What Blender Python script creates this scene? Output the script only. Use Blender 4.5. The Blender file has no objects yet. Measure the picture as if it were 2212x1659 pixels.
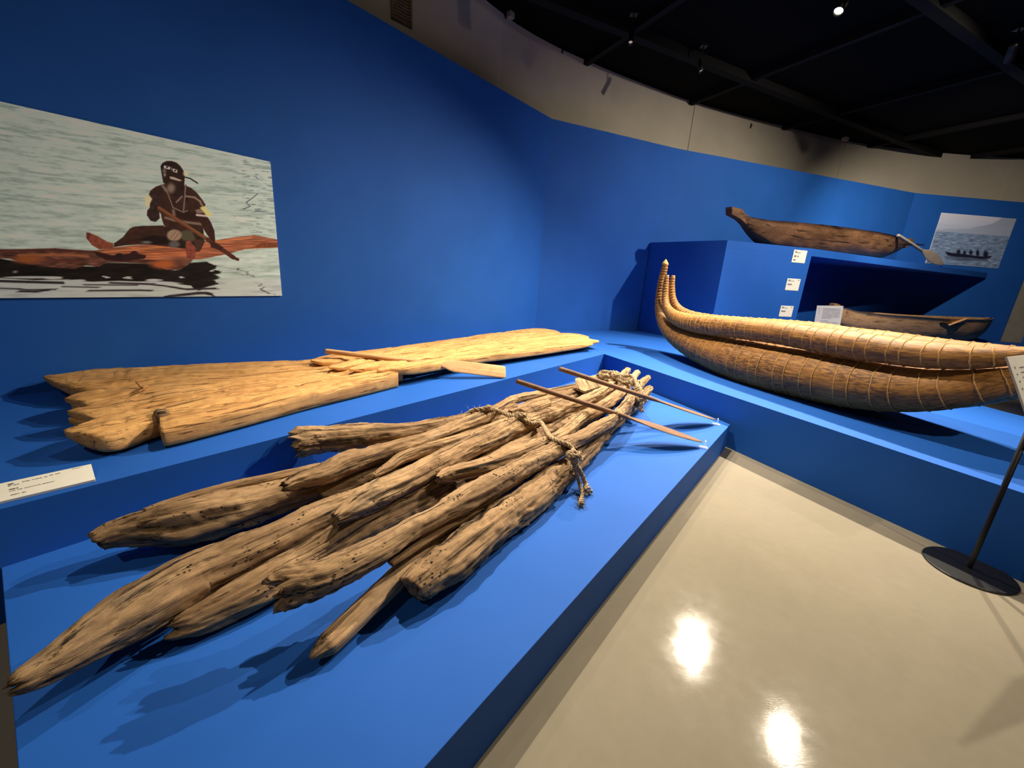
import bpy, math, random
import numpy as np
from mathutils import Matrix, Vector
random.seed(7)
rng = np.random.default_rng(7)
SC = bpy.context.scene
COL = SC.collection

# ---------------------------------------------------------------- camera
F, PITCH, ROLL, H = 884.2, 0.27338, 0.0654, 1.5      # focal length in pixels of the 2212 x 1659 frame
cp, sp, cr, sr = math.cos(PITCH), math.sin(PITCH), math.cos(ROLL), math.sin(ROLL)
MV = np.array([[cr, -sr, 0], [sr, cr, 0], [0, 0, 1]]) @ np.array([[1, 0, 0], [0, -sp, -cp], [0, cp, -sp]])
EYE = np.array([0, 0, H])
cam = bpy.data.cameras.new('camera'); camo = bpy.data.objects.new('camera', cam); COL.objects.link(camo)
cam.sensor_fit = 'HORIZONTAL'; cam.sensor_width = 36; cam.lens = F / 2212 * 36; cam.clip_start = .02; cam.clip_end = 200
rw = MV
camo.matrix_world = Matrix(((rw[0][0], -rw[1][0], -rw[2][0], 0), (rw[0][1], -rw[1][1], -rw[2][1], 0),
                            (rw[0][2], -rw[1][2], -rw[2][2], H), (0, 0, 0, 1)))
SC.camera = camo
# ---------------------------------------------------------------- world and exposure
wd = bpy.data.worlds.new('world'); SC.world = wd; wd.use_nodes = True
wd.node_tree.nodes['Background'].inputs[0].default_value = (.6, .75, 1, 1)
wd.node_tree.nodes['Background'].inputs[1].default_value = 0.0
SC.view_settings.view_transform = 'Standard'; SC.view_settings.look = 'None'
SC.view_settings.gamma = 1; SC.view_settings.use_curve_mapping = False
SC.view_settings.exposure = -0.12

# ---------------------------------------------------------------- measuring helpers
def ray(x, y): return MV.T @ np.array([(x - 1106) / F, (y - 829.5) / F, 1.0])
def atz(x, y, z):
    d = ray(x, y); return EYE + d * (z - H) / d[2]
def onplane(x, y, p0, n):
    d = ray(x, y); n = np.asarray(n, float); return EYE + d * np.dot(np.asarray(p0, float) - EYE, n) / np.dot(d, n)
def depth(p): return (MV @ (np.asarray(p) - EYE))[2]
def proj(p):
    v = (np.asarray(p, float) - EYE) @ MV.T
    return 1106 + F * v[..., 0] / v[..., 2], 829.5 + F * v[..., 1] / v[..., 2]
AZ = .66044
DA = np.array([math.sin(AZ), math.cos(AZ), 0]); NA = np.array([math.cos(AZ), -math.sin(AZ), 0])   # along the left wall / out of it
DB = np.array([-.4464, .8948, 0])

# ---------------------------------------------------------------- noise
_P = rng.permutation(256); _P = np.concatenate([_P, _P, _P]); _G = rng.normal(size=(256, 3)); _G /= np.linalg.norm(_G, axis=1)[:, None]
def pn(x, y, z=0.0):
    x, y, z = np.broadcast_arrays(np.asarray(x, float), np.asarray(y, float), np.asarray(z, float))
    xi, yi, zi = np.floor(x).astype(int), np.floor(y).astype(int), np.floor(z).astype(int)
    xf, yf, zf = x - xi, y - yi, z - zi
    f = lambda t: t * t * t * (t * (t * 6 - 15) + 10)
    u, v, w = f(xf), f(yf), f(zf); out = 0
    for dx in (0, 1):
        for dy in (0, 1):
            for dz in (0, 1):
                h = _P[_P[_P[(xi + dx) & 255] + ((yi + dy) & 255)] + ((zi + dz) & 255)]
                g = _G[h]
                out = out + (g[..., 0] * (xf - dx) + g[..., 1] * (yf - dy) + g[..., 2] * (zf - dz)) * \
                    (u if dx else 1 - u) * (v if dy else 1 - v) * (w if dz else 1 - w)
    return out * 1.6

# ---------------------------------------------------------------- object helpers
def mesh(name, verts, faces, mat=None, parent=None, smooth=False, lc=None, col=None):
    me = bpy.data.meshes.new(name)
    me.from_pydata([tuple(map(float, v)) for v in verts], [], [tuple(int(i) for i in f) for f in faces])
    if smooth: me.polygons.foreach_set('use_smooth', [True] * len(me.polygons))
    if lc is not None:
        a = me.attributes.new('lc', 'FLOAT_VECTOR', 'POINT'); a.data.foreach_set('vector', np.asarray(lc, np.float32).ravel())
    if col is not None:
        a = me.color_attributes.new('print', 'FLOAT_COLOR', 'POINT'); a.data.foreach_set('color', np.asarray(col, np.float32).ravel())
    me.update()
    o = bpy.data.objects.new(name, me); COL.objects.link(o)
    if mat: me.materials.append(mat)
    if parent: o.parent = parent
    return o
def empty(name, label, cat, loc=(0, 0, 0), group=None):
    o = bpy.data.objects.new(name, None); COL.objects.link(o); o.empty_display_size = .1
    o.location = tuple(map(float, loc)); tag(o, label, cat, group); return o
def tag(o, label, cat, group=None):
    o['label'] = label; o['category'] = cat
    if group: o['group'] = group
    return o
def under(o, root):          # keep world placement under a root that was moved to its base
    o.parent = root; o.location = o.location - root.location; return o
def struct(o): o['kind'] = 'structure'; return o
class MB:
    def __init__(s): s.v, s.f = [], []
    def add(s, v, f):
        n = len(s.v); s.v += [tuple(q) for q in v]; s.f += [tuple(i + n for i in q) for q in f]; return s
    def prism(s, poly, z0, z1):
        n = len(poly); v = [(p[0], p[1], z0) for p in poly] + [(p[0], p[1], z1) for p in poly]
        f = [tuple(range(n - 1, -1, -1)), tuple(range(n, 2 * n))] + [(i, (i + 1) % n, n + (i + 1) % n, n + i) for i in range(n)]
        return s.add(v, f)
    def box(s, c, ax, ay, az):       # centre and three half-axis vectors
        c, ax, ay, az = map(np.asarray, (c, ax, ay, az))
        v = [c + i * ax + j * ay + k * az for k in (-1, 1) for i, j in ((-1, -1), (1, -1), (1, 1), (-1, 1))]
        return s.add(v, [(3, 2, 1, 0), (4, 5, 6, 7), (0, 1, 5, 4), (1, 2, 6, 5), (2, 3, 7, 6), (3, 0, 4, 7)])
    def build(s, name, mat, parent=None, smooth=False, bevel=0):
        o = mesh(name, s.v, s.f, mat, parent, smooth)
        if bevel:
            m = o.modifiers.new('b', 'BEVEL'); m.width = bevel; m.segments = 2; m.limit_method = 'ANGLE'
        return o
def ccw(poly):
    a = sum(poly[i - 1][0] * poly[i][1] - poly[i][0] * poly[i - 1][1] for i in range(len(poly)))
    return poly if a > 0 else poly[::-1]
def spline(pts, ds):
    """Catmull-Rom through rows of pts (first three columns xyz), resampled by arc length."""
    P = np.asarray(pts, float); n = len(P); out = []
    E = np.vstack([2 * P[0] - P[1], P, 2 * P[-1] - P[-2]])
    for i in range(n - 1):
        p0, p1, p2, p3 = E[i:i + 4]; t = np.linspace(0, 1, 24, endpoint=False)[:, None]
        out.append(.5 * (2 * p1 + (p2 - p0) * t + (2 * p0 - 5 * p1 + 4 * p2 - p3) * t * t + (3 * p1 - p0 - 3 * p2 + p3) * t ** 3))
    out = np.vstack(out + [P[-1:]]); L = np.concatenate([[0], np.cumsum(np.linalg.norm(np.diff(out[:, :3], axis=0), axis=1))])
    m = max(3, int(L[-1] / ds) + 1); s = np.linspace(0, L[-1], m)
    return np.stack([np.interp(s, L, out[:, k]) for k in range(out.shape[1])], 1), s
def frames(P, up=(0, 0, 1)):
    T = np.gradient(P, axis=0); T /= np.linalg.norm(T, axis=1)[:, None]
    A = np.zeros_like(T); a = np.cross(up, T[0])
    if np.linalg.norm(a) < 1e-3: a = np.cross((1, 0, 0), T[0])
    for i in range(len(T)):
        if i: a = A[i - 1]
        a = a - T[i] * np.dot(a, T[i]); a = a / np.linalg.norm(a); A[i] = a
    return T, A, np.cross(T, A)
def grid_faces(m, n, off=0):
    f = []
    for i in range(m - 1):
        for j in range(n):
            k = (j + 1) % n
            f.append((off + i * n + j, off + i * n + k, off + (i + 1) * n + k, off + (i + 1) * n + j))
    return f

# ---------------------------------------------------------------- materials
def mat(name): m = bpy.data.materials.new(name); m.use_nodes = True; nt = m.node_tree; return m, nt, nt.nodes['Principled BSDF']
def N(nt, t, **k):
    n = nt.nodes.new('ShaderNode' + t)
    for a, b in k.items():
        if a in ('i',):
            for s, v in b.items(): n.inputs[s].default_value = v
        else: setattr(n, a, b)
    return n
def ramp(nt, src, stops, interp='LINEAR'):
    r = N(nt, 'ValToRGB'); r.color_ramp.interpolation = interp
    e = r.color_ramp.elements
    while len(e) < len(stops): e.new(.5)
    for i, (p, c) in enumerate(stops):
        e[i].position = p; e[i].color = (*c, 1) if len(c) == 3 else c
    nt.links.new(src, r.inputs[0]); return r
def mixc(nt, fac, a, b, mode='MIX'):
    m = N(nt, 'Mix', data_type='RGBA', blend_type=mode)
    for s, v in ((0, fac), (6, a), (7, b)):
        if hasattr(v, 'links') or hasattr(v, 'is_linked'): nt.links.new(v, m.inputs[s])
        elif s == 0: m.inputs[0].default_value = v
        else: m.inputs[s].default_value = (*v, 1)
    return m.outputs[2]
def noise(nt, vec, scale, detail=4, rough=.6, mapping=None):
    if mapping:
        mp = N(nt, 'Mapping'); mp.inputs['Scale'].default_value = mapping; nt.links.new(vec, mp.inputs[0]); vec = mp.outputs[0]
    n = N(nt, 'TexNoise', i={'Scale': scale, 'Detail': detail, 'Roughness': rough}); nt.links.new(vec, n.inputs['Vector']); return n.outputs[0]
def bump(nt, b, h, strength, dist):
    n = N(nt, 'Bump', i={'Strength': strength, 'Distance': dist}); nt.links.new(h, n.inputs['Height'])
    if b.inputs['Normal'].is_linked: nt.links.new(b.inputs['Normal'].links[0].from_socket, n.inputs['Normal'])
    nt.links.new(n.outputs[0], b.inputs['Normal'])
def lin(r, g, b):
    f = lambda c: (c / 255 / 12.92) if c / 255 <= .04045 else ((c / 255 + .055) / 1.055) ** 2.4
    return (f(r), f(g), f(b))

def blue_paint():
    m, nt, b = mat('blue_paint'); tc = N(nt, 'TexCoord').outputs['Object']
    f = noise(nt, tc, 1.4, 3); c = ramp(nt, f, [(.3, (.010, .092, .41)), (.7, (.014, .104, .46))])
    nt.links.new(c.outputs[0], b.inputs['Base Color']); b.inputs['Roughness'].default_value = .7; b.inputs['Specular IOR Level'].default_value = .2
    bump(nt, b, noise(nt, tc, 180, 2), .06, .002); return m
def grey_floor():
    m, nt, b = mat('polished_floor'); tc = N(nt, 'TexCoord').outputs['Object']
    c = ramp(nt, noise(nt, tc, .9, 5), [(.25, (.200, .176, .132)), (.75, (.245, .216, .164))])
    fine = noise(nt, tc, 14, 6, .7)
    nt.links.new(mixc(nt, .12, c.outputs[0], ramp(nt, fine, [(.3, (.15, .13, .10)), (.7, (.31, .27, .20))]).outputs[0]), b.inputs['Base Color'])
    r = ramp(nt, noise(nt, tc, 9, 6, .75), [(.3, (.055, .055, .055)), (.7, (.13, .13, .13))]); nt.links.new(r.outputs[0], b.inputs['Roughness']); b.inputs['Specular IOR Level'].default_value = .13
    scr = noise(nt, tc, 30, 4, .7, (1, 6, 1)); bump(nt, b, scr, .05, .002); bump(nt, b, noise(nt, tc, 4, 3), .03, .01)
    return m
def perforated():
    m, nt, b = mat('perforated_grey_panel'); at = N(nt, 'Attribute', attribute_name='lc').outputs['Vector']
    vo = N(nt, 'TexVoronoi', i={'Scale': 34.0, 'Randomness': 0.0}); nt.links.new(at, vo.inputs['Vector'])
    d = ramp(nt, vo.outputs['Distance'], [(.16, (1, 1, 1)), (.26, (0, 0, 0))])
    base = ramp(nt, noise(nt, at, .8, 4), [(.3, (.42, .385, .325)), (.7, (.52, .475, .405))])
    nt.links.new(mixc(nt, d.outputs[0], base.outputs[0], (.20, .18, .15)), b.inputs['Base Color'])
    b.inputs['Roughness'].default_value = .85; bump(nt, b, noise(nt, at, 55, 3), .25, .003); return m
def plain(name, c, rough=.6, spec=.4, metal=0, scale=25, var=.12):
    m, nt, b = mat(name); tc = N(nt, 'TexCoord').outputs['Object']
    lo = tuple(x * (1 - var) for x in c); hi = tuple(min(1, x * (1 + var)) for x in c)
    r = ramp(nt, noise(nt, tc, scale, 4), [(.3, lo), (.7, hi)]); nt.links.new(r.outputs[0], b.inputs['Base Color'])
    b.inputs['Roughness'].default_value = rough; b.inputs['Specular IOR Level'].default_value = spec; b.inputs['Metallic'].default_value = metal
    return m
def wood(name, pal, grain=26, holes=True, crack=.8, rough=.8, bstr=.5):
    """pal: dark, mid, light, grey.  Grain runs along the 'lc' coordinate (length, then around the section)."""
    m, nt, b = mat(name); at = N(nt, 'Attribute', attribute_name='lc').outputs['Vector']
    oi = N(nt, 'ObjectInfo'); sh = N(nt, 'VectorMath', operation='ADD'); nt.links.new(at, sh.inputs[0])
    cm = N(nt, 'CombineXYZ'); nt.links.new(oi.outputs['Random'], cm.inputs[0])
    sc = N(nt, 'VectorMath', operation='SCALE'); sc.inputs['Scale'].default_value = 37; nt.links.new(cm.outputs[0], sc.inputs[0]); nt.links.new(sc.outputs[0], sh.inputs[1])
    v = sh.outputs[0]
    patch = noise(nt, v, 1.0, 5, .62, (2.2, 9, 9)); fib = noise(nt, v, 1.0, 6, .7, (3.5, grain * 4, grain * 4))
    c = ramp(nt, patch, [(.25, pal[0]), (.42, pal[1]), (.57, pal[2]), (.70, pal[3])]).outputs[0]
    c = mixc(nt, .38, c, ramp(nt, fib, [(.3, pal[0]), (.7, pal[2])]).outputs[0])
    ck = noise(nt, v, 1.0, 5, .65, (1.3, grain * 1.7, grain * 1.7))
    ckm = ramp(nt, ck, [(.35, (1, 1, 1)), (.45, (0, 0, 0))]).outputs[0]
    c = mixc(nt, ckm, c, tuple(x * (1 - crack) for x in pal[0]))
    blot = ramp(nt, noise(nt, v, 1.0, 6, .7, (14, 22, 22)), [(.52, (0, 0, 0)), (.62, (1, 1, 1))]).outputs[0]
    ms = N(nt, 'Math', operation='MULTIPLY'); nt.links.new(blot, ms.inputs[0]); ms.inputs[1].default_value = .55
    c = mixc(nt, ms.outputs[0], c, tuple(x * .7 for x in pal[1]))
    hgt = N(nt, 'Math', operation='SUBTRACT'); nt.links.new(fib, hgt.inputs[0]); nt.links.new(ckm, hgt.inputs[1])
    if holes:
        vo = N(nt, 'TexVoronoi', i={'Scale': 72.0}); mp = N(nt, 'Mapping'); mp.inputs['Scale'].default_value = (.6, 1, 1); nt.links.new(v, mp.inputs[0]); nt.links.new(mp.outputs[0], vo.inputs['Vector'])
        hm = ramp(nt, vo.outputs['Distance'], [(.20, (1, 1, 1)), (.28, (0, 0, 0))]).outputs[0]
        msk = ramp(nt, noise(nt, v, 1.0, 3, .5, (5, 9, 9)), [(.55, (0, 0, 0)), (.60, (1, 1, 1))]).outputs[0]
        mu = N(nt, 'Math', operation='MULTIPLY'); nt.links.new(hm, mu.inputs[0]); nt.links.new(msk, mu.inputs[1])
        c = mixc(nt, mu.outputs[0], c, (.02, .012, .008))
        h2 = N(nt, 'Math', operation='SUBTRACT'); nt.links.new(hgt.outputs[0], h2.inputs[0]); nt.links.new(mu.outputs[0], h2.inputs[1]); hgt = h2
    tn = N(nt, 'Attribute', attribute_name='tone', attribute_type='OBJECT')
    hs = N(nt, 'HueSaturation'); nt.links.new(c, hs.inputs['Color']); nt.links.new(tn.outputs['Fac'], hs.inputs['Value'])
    nt.links.new(hs.outputs[0], b.inputs['Base Color']); b.inputs['Roughness'].default_value = rough; b.inputs['Specular IOR Level'].default_value = .25
    bump(nt, b, hgt.outputs[0], bstr, .006); return m
def reed():
    m, nt, b = mat('dry_reed'); at = N(nt, 'Attribute', attribute_name='lc').outputs['Vector']
    fib = noise(nt, at, 1.0, 5, .65, (5, 130, 130)); dash = noise(nt, at, 1.0, 4, .6, (16, 70, 70)); patch = noise(nt, at, 1.0, 3, .5, (2.2, 4, 4))
    c = ramp(nt, fib, [(.30, (.10, .038, .008)), (.5, (.31, .136, .027)), (.72, (.49, .232, .050))]).outputs[0]
    dk = ramp(nt, dash, [(.46, (0, 0, 0)), (.56, (1, 1, 1))]).outputs[0]
    pk = ramp(nt, patch, [(.38, (.15, .15, .15)), (.62, (.85, .85, .85))]).outputs[0]
    mu = N(nt, 'Math', operation='MULTIPLY'); nt.links.new(dk, mu.inputs[0]); nt.links.new(pk, mu.inputs[1])
    c = mixc(nt, mu.outputs[0], c, (.075, .030, .010))
    nt.links.new(c, b.inputs['Base Color']); b.inputs['Roughness'].default_value = .55; b.inputs['Specular IOR Level'].default_value = .35
    bump(nt, b, fib, .55, .006); return m
def printm():
    m, nt, b = mat('photo_print'); a = N(nt, 'Attribute', attribute_name='print'); nt.links.new(a.outputs['Color'], b.inputs['Base Color'])
    b.inputs['Roughness'].default_value = .55; b.inputs['Specular IOR Level'].default_value = .2; return m
def emis(name, c, s):
    m, nt, b = mat(name); b.inputs['Base Color'].default_value = (*c, 1); b.inputs['Emission Color'].default_value = (*c, 1); b.inputs['Emission Strength'].default_value = s; return m
BLUE = blue_paint(); FLOOR = grey_floor(); PERF = perforated(); PRINT = printm(); REED = reed()
CARD = plain('white_card', (.80, .77, .68), .7, .2, var=.03); INK = plain('grey_ink', (.16, .15, .15), .8, .1)
BLACKM = plain('black_steel', (.006, .006, .007), .38, .5); CEILM = plain('black_ceiling', (.0012, .0012, .0012), .9, .1); BEAMM = plain('black_beam', (.0035, .0035, .0038), .8, .2)
GREYW = plain('grey_painted_wall', (.33, .30, .25), .8, .2, scale=3); VENTM = plain('tan_vent', (.20, .14, .08), .7, .3)
DRIFT = wood('driftwood', ((.075, .040, .019), (.25, .148, .074), (.50, .32, .165), (.26, .20, .135)), bstr=1.0)
RAFTW = wood('pale_raft_wood', ((.27, .115, .034), (.56, .285, .095), (.74, .42, .155), (.64, .37, .15)), grain=30, holes=False, crack=.55)
PADW = wood('paddle_wood', ((.42, .20, .08), (.56, .30, .13), (.66, .38, .18), (.6, .34, .16)), grain=22, holes=False, crack=.3, rough=.6, bstr=.15)
PADD = wood('dark_paddle_wood', ((.10, .05, .028), (.17, .09, .052), (.235, .13, .078), (.20, .115, .07)), grain=22, holes=False, crack=.4, rough=.65, bstr=.2)
CANDK = wood('dark_canoe_wood', ((.045, .022, .012), (.085, .042, .022), (.17, .085, .042), (.24, .13, .065)), grain=12, holes=False, crack=.5, rough=.55, bstr=.3)
CANLT = wood('brown_canoe_wood', ((.20, .11, .055), (.34, .20, .105), (.46, .28, .15), (.38, .235, .13)), grain=12, holes=False, crack=.35, rough=.65, bstr=.3)
ROPE = plain('hemp_rope', (.36, .265, .165), .9, .1, scale=90, var=.4); CORD = plain('pale_cord', (.46, .27, .095), .8, .2, scale=60, var=.2)
GLASS, _nt, _b = mat('clear_acrylic'); _b.inputs['Base Color'].default_value = (.95, .97, 1, 1); _b.inputs['Roughness'].default_value = .05
_b.inputs['Alpha'].default_value = .28; _b.inputs['IOR'].default_value = 1.49
WHITE = plain('white_fleck', (.8, .79, .76), .8, .1)

# ================================================================ the room
ZC = 4.9                                             # ceiling
ZL, ZU, ZW = .244, .49, 3.77                         # low platform, upper platforms, top of the blue partitions
W0 = np.array([.345, 7.205]); W1 = np.array([2.7, 8.29]); W2 = np.array([9.0, 10.448]); W3 = np.array([12.542, 10.733])
WL = W0 - DA[:2] * 8.2                               # far end of the left wall, outside the frame
struct(MB().prism(ccw([(-9, -6), (24, -6), (24, 20), (-9, 20)]), -.1, 0).build('floor', FLOOR))
struct(MB().prism(ccw([(-9, -6), (24, -6), (24, 20), (-9, 20)]), ZC, ZC + .1).build('ceiling', CEILM))
ceil = bpy.data.objects['ceiling']
for k in range(-8, 9):                               # the black ceiling grid, 63 degrees / -27 degrees
    u, v = np.array([.893, .45, 0]), np.array([-.45, .893, 0]); c0 = np.array([3.42, 8.02, ZC - .06])
    MB().box(c0 + v * k * 2.38, u * 15, v * .07, (0, 0, .06)).build('beam', BEAMM, ceil)
    MB().box(c0 + np.array([.4, -.1, .012]) + u * (k * 2.62), u * .045, v * 15, (0, 0, .045)).build('beam', BEAMM, ceil)
for nm, p, q in (('wall_back', (-9, -6), (24, -6)), ('wall_side', (24, -6), (24, 20)), ('wall_outer', (24, 20), (-9, 20)), ('wall_end', (-9, 20), (-9, -6))):
    p, q = np.array([*p, 0.]), np.array([*q, 0.]); d = (q - p) / np.linalg.norm(q - p)
    struct(MB().box((p + q) / 2 + np.array([0, 0, ZC / 2]), (q - p) / 2, np.array([-d[1], d[0], 0]) * .06, (0, 0, ZC / 2)).build(nm, GREYW))
def partition(name, pts, th, z0, z1, material, seams=None):
    pts = [np.asarray(p, float) for p in pts]; n = []
    for i in range(len(pts)):
        d = pts[min(i + 1, len(pts) - 1)] - pts[max(i - 1, 0)]; d /= np.linalg.norm(d); n.append(np.array([-d[1], d[0]]))
    return struct(MB().prism(ccw([tuple(p) for p in pts] + [tuple(p + m * th) for p, m in zip(pts[::-1], n[::-1])]), z0, z1).build(name, material))
wl = partition('wall_left', [WL - NA[:2] * .02, W0 - NA[:2] * .02 + DA[:2] * .02], .12, 0, ZW - .004, BLUE)
cuts = [0] + [1.145 + 1.047 * k for k in range(8)]
for a, b in zip(cuts[:-1], cuts[1:]):                # painted boards of the left partition
    g = .0001
    p, q = W0 - DA[:2] * (a + g), W0 - DA[:2] * (b - g); c = np.array([*(p + q) / 2, ZW / 2]) - NA * .010
    MB().box(c, np.array([*(q - p) / 2, 0]), NA * .0099, (0, 0, ZW / 2)).build('panel', BLUE, wl)
partition('wall_right', [W0, W1, W2], .12, 0, ZW, BLUE)
partition('wall_far', [W2, W3], .12, 0, ZW, BLUE)
e3 = W3 + np.array([.62, -.30])
partition('wall_column', [W3 + np.array([.0, .02]), W3 + np.array([.62, .06])], .3, 0, ZW, GREYW)
partition('wall_distant', [W3 + np.array([.63, .02]), W3 + np.array([5, .3])], .2, 0, ZW, BLUE)
# curved grey wall of perforated panels above and behind the partitions
gw = [(-9.5, -1.5), (-6.2, 1.2), (-3.2, 3.9), (-1.35, 5.75), (-.439, 6.862), (.269, 7.523), (1.164, 8.147), (2.124, 8.722), (3.214, 9.31), (4.883, 10.005), (7.458, 10.908), (9.664, 11.283), (12.097, 11.32), (15.5, 10.9), (20, 9.4)]
GP, GS = spline([(x, y, 0) for x, y in gw], .08)
gback = MB()
T, A, Bn = frames(GP); nout = np.cross(T, (0, 0, 1.)); nout = -nout          # pointing away from the room
def gstrip(s0, s1, z0, z1, off, name, parent, th=.02):
    k = [i for i in range(len(GS)) if s0 + 1e-6 < GS[i] < s1 - 1e-6]
    s = np.array([s0] + [GS[i] for i in k] + [s1]); P = np.stack([np.interp(s, GS, GP[:, j]) for j in range(3)], 1)
    n_ = np.stack([np.interp(s, GS, nout[:, j]) for j in range(3)], 1); n = len(s); v = []; lc = []
    for z in (z0, z1):
        for o_ in (off, off + th):
            for i in range(n): v.append(P[i] + n_[i] * o_ + np.array([0, 0, z])); lc.append((s[i], z, o_))
    idx = lambda a, b, i: (a * 2 + b) * n + i
    f = []
    for i in range(n - 1):
        f += [(idx(0, 0, i), idx(0, 0, i + 1), idx(1, 0, i + 1), idx(1, 0, i)), (idx(0, 1, i + 1), idx(0, 1, i), idx(1, 1, i), idx(1, 1, i + 1)),
              (idx(1, 0, i), idx(1, 0, i + 1), idx(1, 1, i + 1), idx(1, 1, i)), (idx(0, 1, i), idx(0, 1, i + 1), idx(0, 0, i + 1), idx(0, 0, i))]
    for i in (0, n - 1): f.append((idx(0, 0, i), idx(1, 0, i), idx(1, 1, i), idx(0, 1, i)))
    return mesh(name, v, f, PERF, parent, lc=lc)
gwall = struct(gstrip(0, GS[-1], 0, ZC, .03, 'wall_rear', None, .1)); gwall.data.materials.clear(); gwall.data.materials.append(plain('dark_joint', (.05, .045, .04), .9, .1))
def s_at(px, py):                                    # arc length of the wall where a seam shows
    p = atz(px, py, ZC); return GS[np.argmin(np.hypot(GP[:, 0] - p[0], GP[:, 1] - p[1]))]
seams = [s_at(1090, 30), s_at(1505, 219), s_at(1829, 302)]
st = seams[0]; step = seams[1] - seams[0]
edges = [st - step * 2, st - step, st, seams[1], seams[2], seams[2] + step, seams[2] + 2 * step]
edges = [0.02] + edges + [GS[-1] - .02]
for a, b in zip(edges[:-1], edges[1:]):
    off = -.02 if b <= st + 1e-6 else 0
    gstrip(a + .006, b - .006, 2.6, ZC - .02, off, 'panel', gwall, .02)
# grey vent high on the curved wall
vs = s_at(1060, 2) - 1.12
vp = np.array([np.interp(vs, GS, GP[:, j]) for j in range(3)]); vt = np.array([np.interp(vs, GS, T[:, j]) for j in range(3)]); vn = np.cross(vt, (0, 0, 1.))
vo = onplane(866, 14, vp + vn * .03, vn)
vent = empty('wall_vent', 'tan louvred vent high on the grey curved wall', 'vent', vo)
fr = MB()
for s_ in (-1, 1):
    fr.box(vn * .012 + vt * .12 * s_, vt * .012, vn * .012, (0, 0, .16)); fr.box(vn * .012 + np.array([0, 0, .15 * s_]), vt * .12, vn * .012, (0, 0, .01))
fr.build('frame', VENTM, vent)
for k in range(9): MB().box(vn * .010 + np.array([0, 0, -.12 + .03 * k]), vt * .108, vn * .006 + np.array([0, 0, -.006]), np.array([0, 0, .007])).build('slat', VENTM, vent)
# small boxes fixed where panels meet under the ceiling
for (px, py, lb, m_) in ((1103, 33, 'small dark sensor box at the top of the nearest panel joint', GREYW), (1826, 299, 'small pale sensor box at the top of the far panel joint', CARD)):
    s_ = s_at(px - 8, py - 8); p = np.array([np.interp(s_, GS, GP[:, j]) for j in range(3)]); t_ = np.array([np.interp(s_, GS, T[:, j]) for j in range(3)]); n_ = np.cross(t_, (0, 0, 1.))
    c = onplane(px, py, p + n_ * .1, n_)
    r = empty('sensor_box', lb, 'sensor', c); k = .55 if px > 1500 else .42
    MB().box((0, 0, 0), t_ * .11 * k, n_ * .09 * k, np.array([0, 0, .09 * k])).build('housing', m_, r, bevel=.008)
    MB().box(n_ * -.07, t_ * .03 * k, n_ * .05, (0, 0, .03 * k)).build('bracket', BLACKM, r)

# two small dark hooks on the perforated panels
for (px, py, lb) in ((1215, 108, 'tiny dark hook on the perforated panel left of the middle seam'), (1622, 272, 'tiny dark hook on the perforated panel right of the middle seam')):
    s_ = s_at(px + 6, py - 12); p = np.array([np.interp(s_, GS, GP[:, j]) for j in range(3)]); t_ = np.array([np.interp(s_, GS, T[:, j]) for j in range(3)]); n_ = np.cross(t_, (0, 0, 1.))
    c = onplane(px, py, p + n_ * .012, n_)
    mb = MB().box((0, 0, 0), t_ * .008, n_ * .012, np.array([0, 0, .045])).box(t_ * .018 + np.array([0, 0, .012]), t_ * .018, n_ * .01, np.array([0, 0, .008]))
    o = mb.build('wall_hook', BLACKM); o.location = tuple(c); tag(o, lb, 'hook', 'hooks on the curved wall')
# ================================================================ platforms
I3 = np.array([1.199, 5.382])                        # inner corner of the stepped platforms
def pt(q): return tuple(np.asarray(q, float)[:2])
lowA = np.array([-1.962, 1.324]); lowE = lowA + (np.array([-1.165, .693]) - lowA) * 1.0
fc = np.array([2.045, 3.59])                         # outer far corner of the low platform
gap = .0015
low_poly = [pt(lowA + NA[:2] * gap), pt(I3 - DA[:2] * .004 + NA[:2] * gap), pt(fc - DA[:2] * .004), None, None]
cdir = DA[:2]; ce = fc - cdir * 5.2
left_dir = (np.array([-1.150, .693]) - lowA); left_dir /= np.linalg.norm(left_dir)
# front long edge runs parallel to the wall; the near end is square to it
t = np.linalg.solve(np.array([[left_dir[0], cdir[0]], [left_dir[1], cdir[1]]]), fc - lowA)
low_poly[3] = pt(lowA + left_dir * t[0]); low_poly = low_poly[:4]
tag(MB().prism(ccw(low_poly), 0, ZL).build('display_platform', BLUE, bevel=.002), 'low blue platform carrying the bound driftwood raft', 'platform')
up_left = [pt(I3 - DA[:2] * .002), pt(I3 - DA[:2] * 9), pt(W0 - DA[:2] * 8.1), pt(W0)]
# the seam to the right platform runs on along the riser line
sx = np.linalg.solve(np.array([[DB[0], -DA[0]], [DB[1], -DA[1]]]), (W0 - I3)); sxp = I3 + DB[:2] * sx[0]
up_left = [pt(I3 - DA[:2] * .003), pt(I3 - DA[:2] * 9.3), pt(I3 - DA[:2] * 9.3 - NA[:2] * 1.6), pt(sxp - DA[:2] * .004)]
wlp = W0 + NA[:2] * .001
d_w = float(np.dot(I3 - wlp, NA[:2]))
up_left[2] = pt(I3 - DA[:2] * 9.3 - NA[:2] * d_w); 
cr_ = I3 - NA[:2] * d_w
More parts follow.
